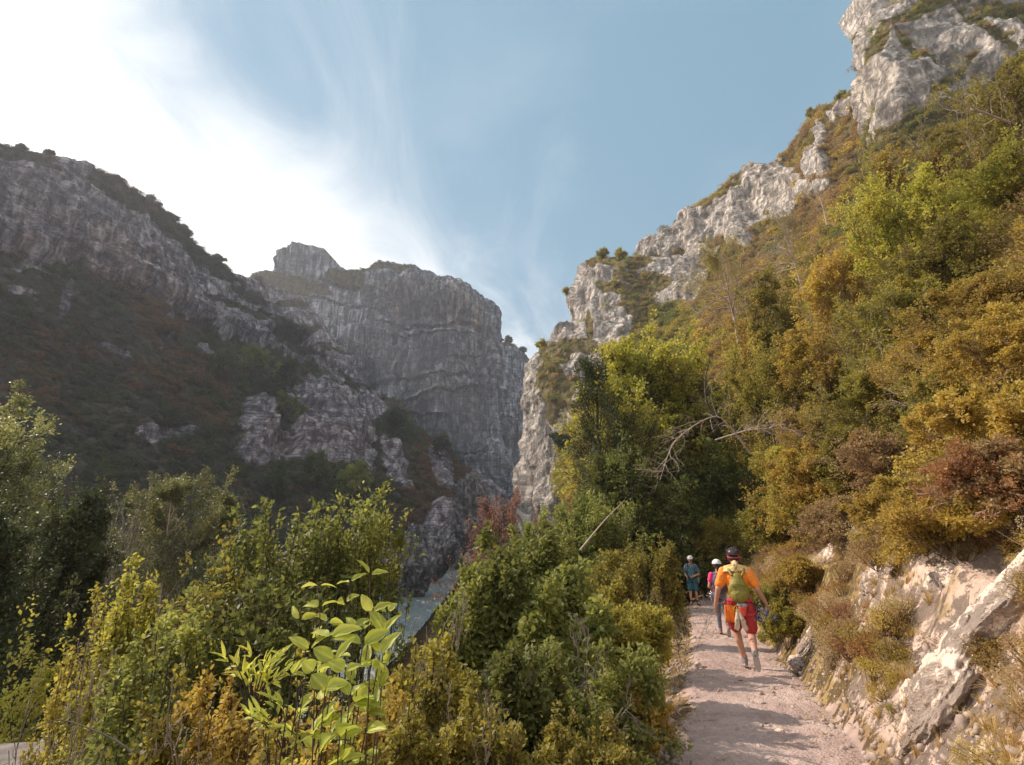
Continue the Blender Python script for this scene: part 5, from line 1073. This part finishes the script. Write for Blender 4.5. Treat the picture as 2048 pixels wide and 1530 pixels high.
remeshed('bag', T, fabric('bag_red', (.75, .10, .06)), g, .006, 2, .006, 12); T = MB(); T.ell((0, -.012, .055), (.075, .056, .040)); obj('collar', T.mesh(), plain('bag_grey', (.34, .33, .34), .8, 0, 40, .6), g)
g = gear('climbing_gloves', (-.035, -.165, .84), 'pair of pale leather gloves dangling behind the orange-shirted hiker', 'gloves')
for x in (-.02, .045):
    T = MB(); cone(T, (x*.3, 0, 0), (x, -.02, -.12), .020, .034); T.ell((x*1.3, -.025, -.16), (.038, .018, .05))
    for q_ in range(4): cone(T, (x*1.3-.026+.017*q_, -.025, -.19), (x*1.5-.03+.019*q_+x*.4, -.03, -.255-.012*(q_ % 3)), .010, .009, 8)
    remeshed('glove', T, fabric('glove_hide', (.55, .44, .34)), g, .005, 2)
T = MB(); carabiner(T, (-.03, -.01, .03), .035, .4); carabiner(T, (-.01, -.015, .015), .03, 1.4); obj('clip', T.mesh(), plain('clip_lime', (.55, .60, .03), .35), g)
g = gear('metal_gear_rack', (.30, -.05, .79), 'cluster of shiny metal climbing gear swinging at the right hip of the orange-shirted hiker', 'climbing gear'); T = MB()
for q_ in range(16): carabiner(T, tuple(rr_.normal(size=3)*np.array([.05, .035, .045])), .03+.012*rr_.uniform(), q_*.9)
obj('carabiners', T.mesh(), STEEL, g); T = MB()
for q_ in range(6): c_ = rr_.normal(size=3)*np.array([.055, .03, .05]); T.ell(c_, (.034, .018, .030), 10, 12); T.tube(np.array([c_, c_+np.array([-.05, 0, .06])]), .006, 5)
obj('cams', T.mesh(), plain('cam_blue', (.13, .14, .24), .3, .7), g); T = MB(); T.tube(catmull(np.array([(-.10, 0, .15), (-.08, -.02, .07), (-.03, -.02, .02)]), 8), .010, 6); T.tube(catmull(np.array([(-.12, 0, .15), (-.10, .03, .05), (-.02, .02, .04)]), 8), .008, 6); obj('sling', T.mesh(), fabric('sling_dark', (.10, .03, .05)), g)
# --- hiker 2: pink shirt, white helmet
o = person('hiker in a bright pink top, grey leggings and white helmet, middle one of the three', 1447, 13.2, R(-20), .97)
O = np.array(o.location); RM = np.array(Matrix.Rotation(R(-20), 3, 'Z'))*.97; B = MB()
cone(B, (0, 0, .95), (0, .02, 1.12), .115, .100); B.ell((0, .03, 1.26), (.155, .10, .16)); B.ell((0, 0, .93), (.165, .12, .11)); cone(B, (0, .04, 1.36), (0, .06, 1.48), .052, .048)
for x in (-1, 1): cone(B, (x*.165, .03, 1.36), (0, .03, 1.38), .052, .06)
chain(B, [(-.17, .03, 1.36), (-.235, -.02, 1.08), (-.17, .20, 1.03)], [.048, .036, .025]); chain(B, [(.17, .03, 1.36), (.24, -.03, 1.10), (.22, .17, .99)], [.048, .036, .025])
hand(B, (-.17, .20, 1.03), (.3, 1, .0), (0, 0, 1), .7); hand(B, (.22, .17, .99), (-.1, 1, -.1), (0, 0, 1), .7)
chain(B, [(-.09, 0, .90), (-.085, .12, .50), (-.08, .14, .10)], [.085, .055, .034]); chain(B, [(.09, 0, .90), (.10, -.02, .50), (.10, -.28, .18)], [.085, .055, .034])
cone(B, (-.08, .14, .10), (-.08, .27, .05), .034, .028); cone(B, (.10, -.28, .18), (.10, -.20, .07), .034, .028)
HP, HM = head(B, (0, .07, 1.59), (0, 1, -.05), .95); remeshed('body', B, SK2, o, .006, 3); face_parts(HP, HM, o); helmet(HP, HM, o, plain('helmet_white', (.82, .80, .80), .35), plain('trim_dark', (.05, .05, .05), .5), 'white climbing helmet')
hr = MB(); hr.ell(HP(0, -.05, -.03), (.07, .065, .07), 12, 16, 0., HM); cone(hr, HP(0, -.10, -.05), HP(0, -.10, -.14), .028, .018); obj('hair', hr.mesh(), plain('hair_brown', (.05, .025, .02), .8), o)
T = MB(); T.ell((0, .03, 1.26), (.175, .12, .16)); cone(T, (0, .01, 1.0), (0, .03, 1.22), .130, .130); T.ell((0, .035, 1.37), (.165, .075, .05)); cone(T, (-.155, .03, 1.36), (-.195, .005, 1.24), .066, .064); cone(T, (.155, .03, 1.36), (.20, 0, 1.24), .066, .064)
remeshed('t_shirt', T, fabric('hot_pink', (.90, .045, .20)), o, .009, 4, .012, 7)
T = MB(); T.ell((0, 0, .93), (.178, .135, .10)); chain(T, [(-.09, 0, .88), (-.085, .12, .50), (-.08, .14, .15)], [.10, .064, .044]); chain(T, [(.09, 0, .88), (.10, -.02, .50), (.10, -.25, .21)], [.10, .064, .044]); remeshed('leggings', T, fabric('grey_leggings', (.13, .15, .19)), o, .008, 4, .008, 8)
T = MB(); T.tube(np.array([[.178*math.cos(a), .14*math.sin(a), .99] for a in th]), .014, 6, 0., False)
for x in (-1, 1): T.tube(np.array([[x*.095+.108*math.cos(a), .01+.11*math.sin(a), .80] for a in th]), .012, 6, 0., False)
obj('harness', T.mesh(), fabric('harness_dark', (.18, .05, .09)), o)
shoe('shoe', (-.08, .14, .095), (-.08, .3, .05), (0, .1, 1), fabric('shoe_dust', (.30, .15, .14)), fabric('sole_b', (.3, .26, .24)), o); shoe('shoe', (.10, -.29, .19), (.10, -.21, .05), (0, 1, .5), fabric('shoe_dust2', (.30, .15, .14)), fabric('sole_b2', (.3, .26, .24)), o)
g = gear('backpack', (0, -.19, .98), 'navy blue backpack on the pink-topped hiker', 'backpack', R(-20)); T = MB(); T.ell((0, 0, .20), (.15, .09, .23)); T.ell((0, -.02, .10), (.14, .10, .12)); NV = fabric('navy_nylon', (.045, .055, .12), 25, .25, .6); remeshed('pack', T, NV, g, .008, 3, .012, 8)
for x in (-1, 1): s_ = MB(); s_.tube(catmull(np.array([(x*.08, -.01, .38), (x*.11, .05, .42), (x*.115, .14, .43), (x*.12, .26, .38)]), 12), .018, 6); obj('shoulder_strap', s_.mesh(), NV, g)
s_ = MB(); s_.tube(np.array([(-.06, -.105, .28), (0, -.115, .26), (.06, -.105, .28)]), .008, 5); s_.tube(np.array([(.05, -.10, .05), (.06, -.11, .30)]), .008, 5); obj('piping', s_.mesh(), fabric('piping_blue', (.10, .20, .45)), g)
g = gear('metal_gear_rack', (-.21, -.03, .86), 'silvery carabiners hanging from the left side of the pink-topped hiker', 'climbing gear', R(-20)); T = MB()
for q_ in range(13): carabiner(T, tuple(rr_.normal(size=3)*np.array([.02, .05, .055])), .032, q_*.9)
obj('carabiners', T.mesh(), STEEL, g); T = MB(); T.tube(catmull(np.array([(0, .02, .10), (-.01, 0, .02), (.0, -.01, -.10)]), 8), .009, 6); obj('sling', T.mesh(), fabric('sling_white', (.5, .5, .5)), g)
# --- hiker 3: teal shirt, standing, turned towards the camera
RZ3 = R(158); o = person('hiker in teal polo shirt and shorts standing at the path bend, facing the camera', 1393, 20.8, RZ3, 1.0)
O = np.array(o.location); RM = np.array(Matrix.Rotation(RZ3, 3, 'Z')); B = MB()
cone(B, (0, 0, .95), (0, .0, 1.14), .125, .12); B.ell((0, .0, 1.27), (.17, .115, .17)); B.ell((0, 0, .93), (.165, .125, .11)); cone(B, (0, .0, 1.38), (0, .02, 1.50), .06, .055)
for x in (-1, 1): cone(B, (x*.18, 0, 1.38), (0, 0, 1.40), .06, .07)
chain(B, [(-.18, 0, 1.38), (-.27, -.02, 1.10), (-.10, .20, 1.02)], [.054, .042, .028]); chain(B, [(.18, 0, 1.38), (.24, .02, 1.10), (.16, .20, .96)], [.054, .042, .028])
hand(B, (-.10, .20, 1.02), (.8, .6, -.3), (0, .3, 1), .8); hand(B, (.16, .20, .96), (-.2, .9, -.4), (0, .3, 1), .8)
chain(B, [(-.09, 0, .90), (-.10, .03, .50), (-.13, -.02, .10)], [.088, .057, .036]); chain(B, [(.09, 0, .90), (.10, .04, .50), (.10, .02, .10)], [.088, .057, .036])
cone(B, (-.13, -.02, .10), (-.18, .10, .05), .036, .03); cone(B, (.10, .02, .10), (.11, .15, .05), .036, .03)
HP, HM = head(B, (0, .04, 1.61), (.25, 1, -.22)); remeshed('body', B, SK, o, .006, 3); face_parts(HP, HM, o); helmet(HP, HM, o, plain('helmet_pale', (.75, .74, .74), .35), plain('trim_dark3', (.04, .04, .05), .5), 'white and black climbing helmet')
hr = MB(); hr.ell(HP(0, -.04, -.01), (.074, .066, .06), 12, 16, 0., HM); obj('hair', hr.mesh(), plain('hair_dark3', (.03, .02, .018), .8), o)
gl = MB(); [gl.ell(HP(x*.033, .098, .010), (.027, .008, .018), 8, 12, 0., HM) for x in (-1, 1)]; gl.tube(np.array([HP(-.075, .06, .016), HP(-.03, .105, .02), HP(.03, .105, .02), HP(.075, .06, .016)]), .004, 5); obj('sunglasses', gl.mesh(), plain('lens_black', (.01, .01, .012), .15), o)
TE = fabric('teal_polo', (.055, .13, .17)); T = MB(); T.ell((0, 0, 1.27), (.20, .14, .17)); cone(T, (0, 0, 1.0), (0, 0, 1.24), .148, .150); T.ell((0, 0, 1.385), (.18, .085, .055)); cone(T, (-.17, 0, 1.37), (-.245, -.015, 1.17), .075, .078); cone(T, (.17, 0, 1.37), (.225, .01, 1.17), .075, .078); T.tube(np.array([[.065*math.cos(a), .01+.06*math.sin(a), 1.445] for a in th]), .014, 6, 0., False)
remeshed('polo_shirt', T, TE, o, .009, 4, .014, 7)
T = MB(); T.ell((0, 0, .93), (.182, .145, .10)); chain(T, [(-.09, 0, .88), (-.10, .03, .56)], [.112, .098]); chain(T, [(.09, 0, .88), (.10, .035, .56)], [.112, .098]); remeshed('shorts', T, fabric('teal_shorts', (.03, .11, .15)), o, .009, 4, .014, 8)
T = MB(); T.tube(np.array([[.186*math.cos(a), .15*math.sin(a), .98] for a in th]), .015, 6, 0., False)
for x in (-1, 1): T.tube(np.array([[x*.10+.118*math.cos(a), .01+.12*math.sin(a), .80] for a in th]), .013, 6, 0., False)
obj('harness', T.mesh(), DARKM, o)
shoe('shoe', (-.13, -.02, .10), (-.20, .14, .05), (0, .1, 1), fabric('shoe_dark', (.06, .045, .045)), fabric('sole_c', (.12, .1, .1)), o); shoe('shoe', (.10, .02, .10), (.11, .18, .05), (0, .1, 1), fabric('shoe_dark2', (.06, .045, .045)), fabric('sole_c2', (.12, .1, .1)), o)
g = gear('backpack', (-.04, -.22, .90), 'dark maroon and black backpack on the teal-shirted hiker', 'backpack', RZ3); T = MB(); T.ell((0, 0, .24), (.17, .13, .26)); T.ell((0, -.03, .12), (.16, .13, .14)); MR = fabric('maroon_nylon', (.07, .025, .035), 25, .3, .6); remeshed('pack', T, MR, g, .009, 3, .012, 8)
for x in (-1, 1): s_ = MB(); s_.tube(catmull(np.array([(x*.09, .04, .50), (x*.115+.04, .16, .565), (x*.115+.04, .28, .54), (x*.13+.04, .37, .36)]), 12), .018, 6); obj('shoulder_strap', s_.mesh(), MR, g)
g = gear('metal_gear_rack', (-.215, .03, .87), 'silvery carabiners on the hip of the teal-shirted hiker', 'climbing gear', RZ3); T = MB()
for q_ in range(14): carabiner(T, tuple(rr_.normal(size=3)*np.array([.025, .05, .06])), .034, q_*.9)
obj('carabiners', T.mesh(), STEEL, g); T = MB(); T.tube(catmull(np.array([(0, .02, .12), (-.01, 0, .02), (.0, -.01, -.12)]), 8), .010, 6); obj('sling', T.mesh(), fabric('sling_white2', (.5, .5, .5)), g)

# ------------------------------------------------------------------ air
HZD = 0.00034
me = bpy.data.meshes.new('haze'); b_ = MB(); b_.box((0, 250, 180), (900, 700, 195)); h = obj('haze', b_.mesh(False)); tag(h, 'thin pale morning haze filling the gorge', 'haze', None, 'stuff')
m_, t = material('haze_air'); pv = t.add('ShaderNodeVolumePrincipled'); pv.inputs['Color'].default_value = (.84, .88, 1, 1); pv.inputs['Density'].default_value = HZD; pv.inputs['Anisotropy'].default_value = .3
t.add('ShaderNodeOutputMaterial', Volume=pv); h.data.materials.append(m_)
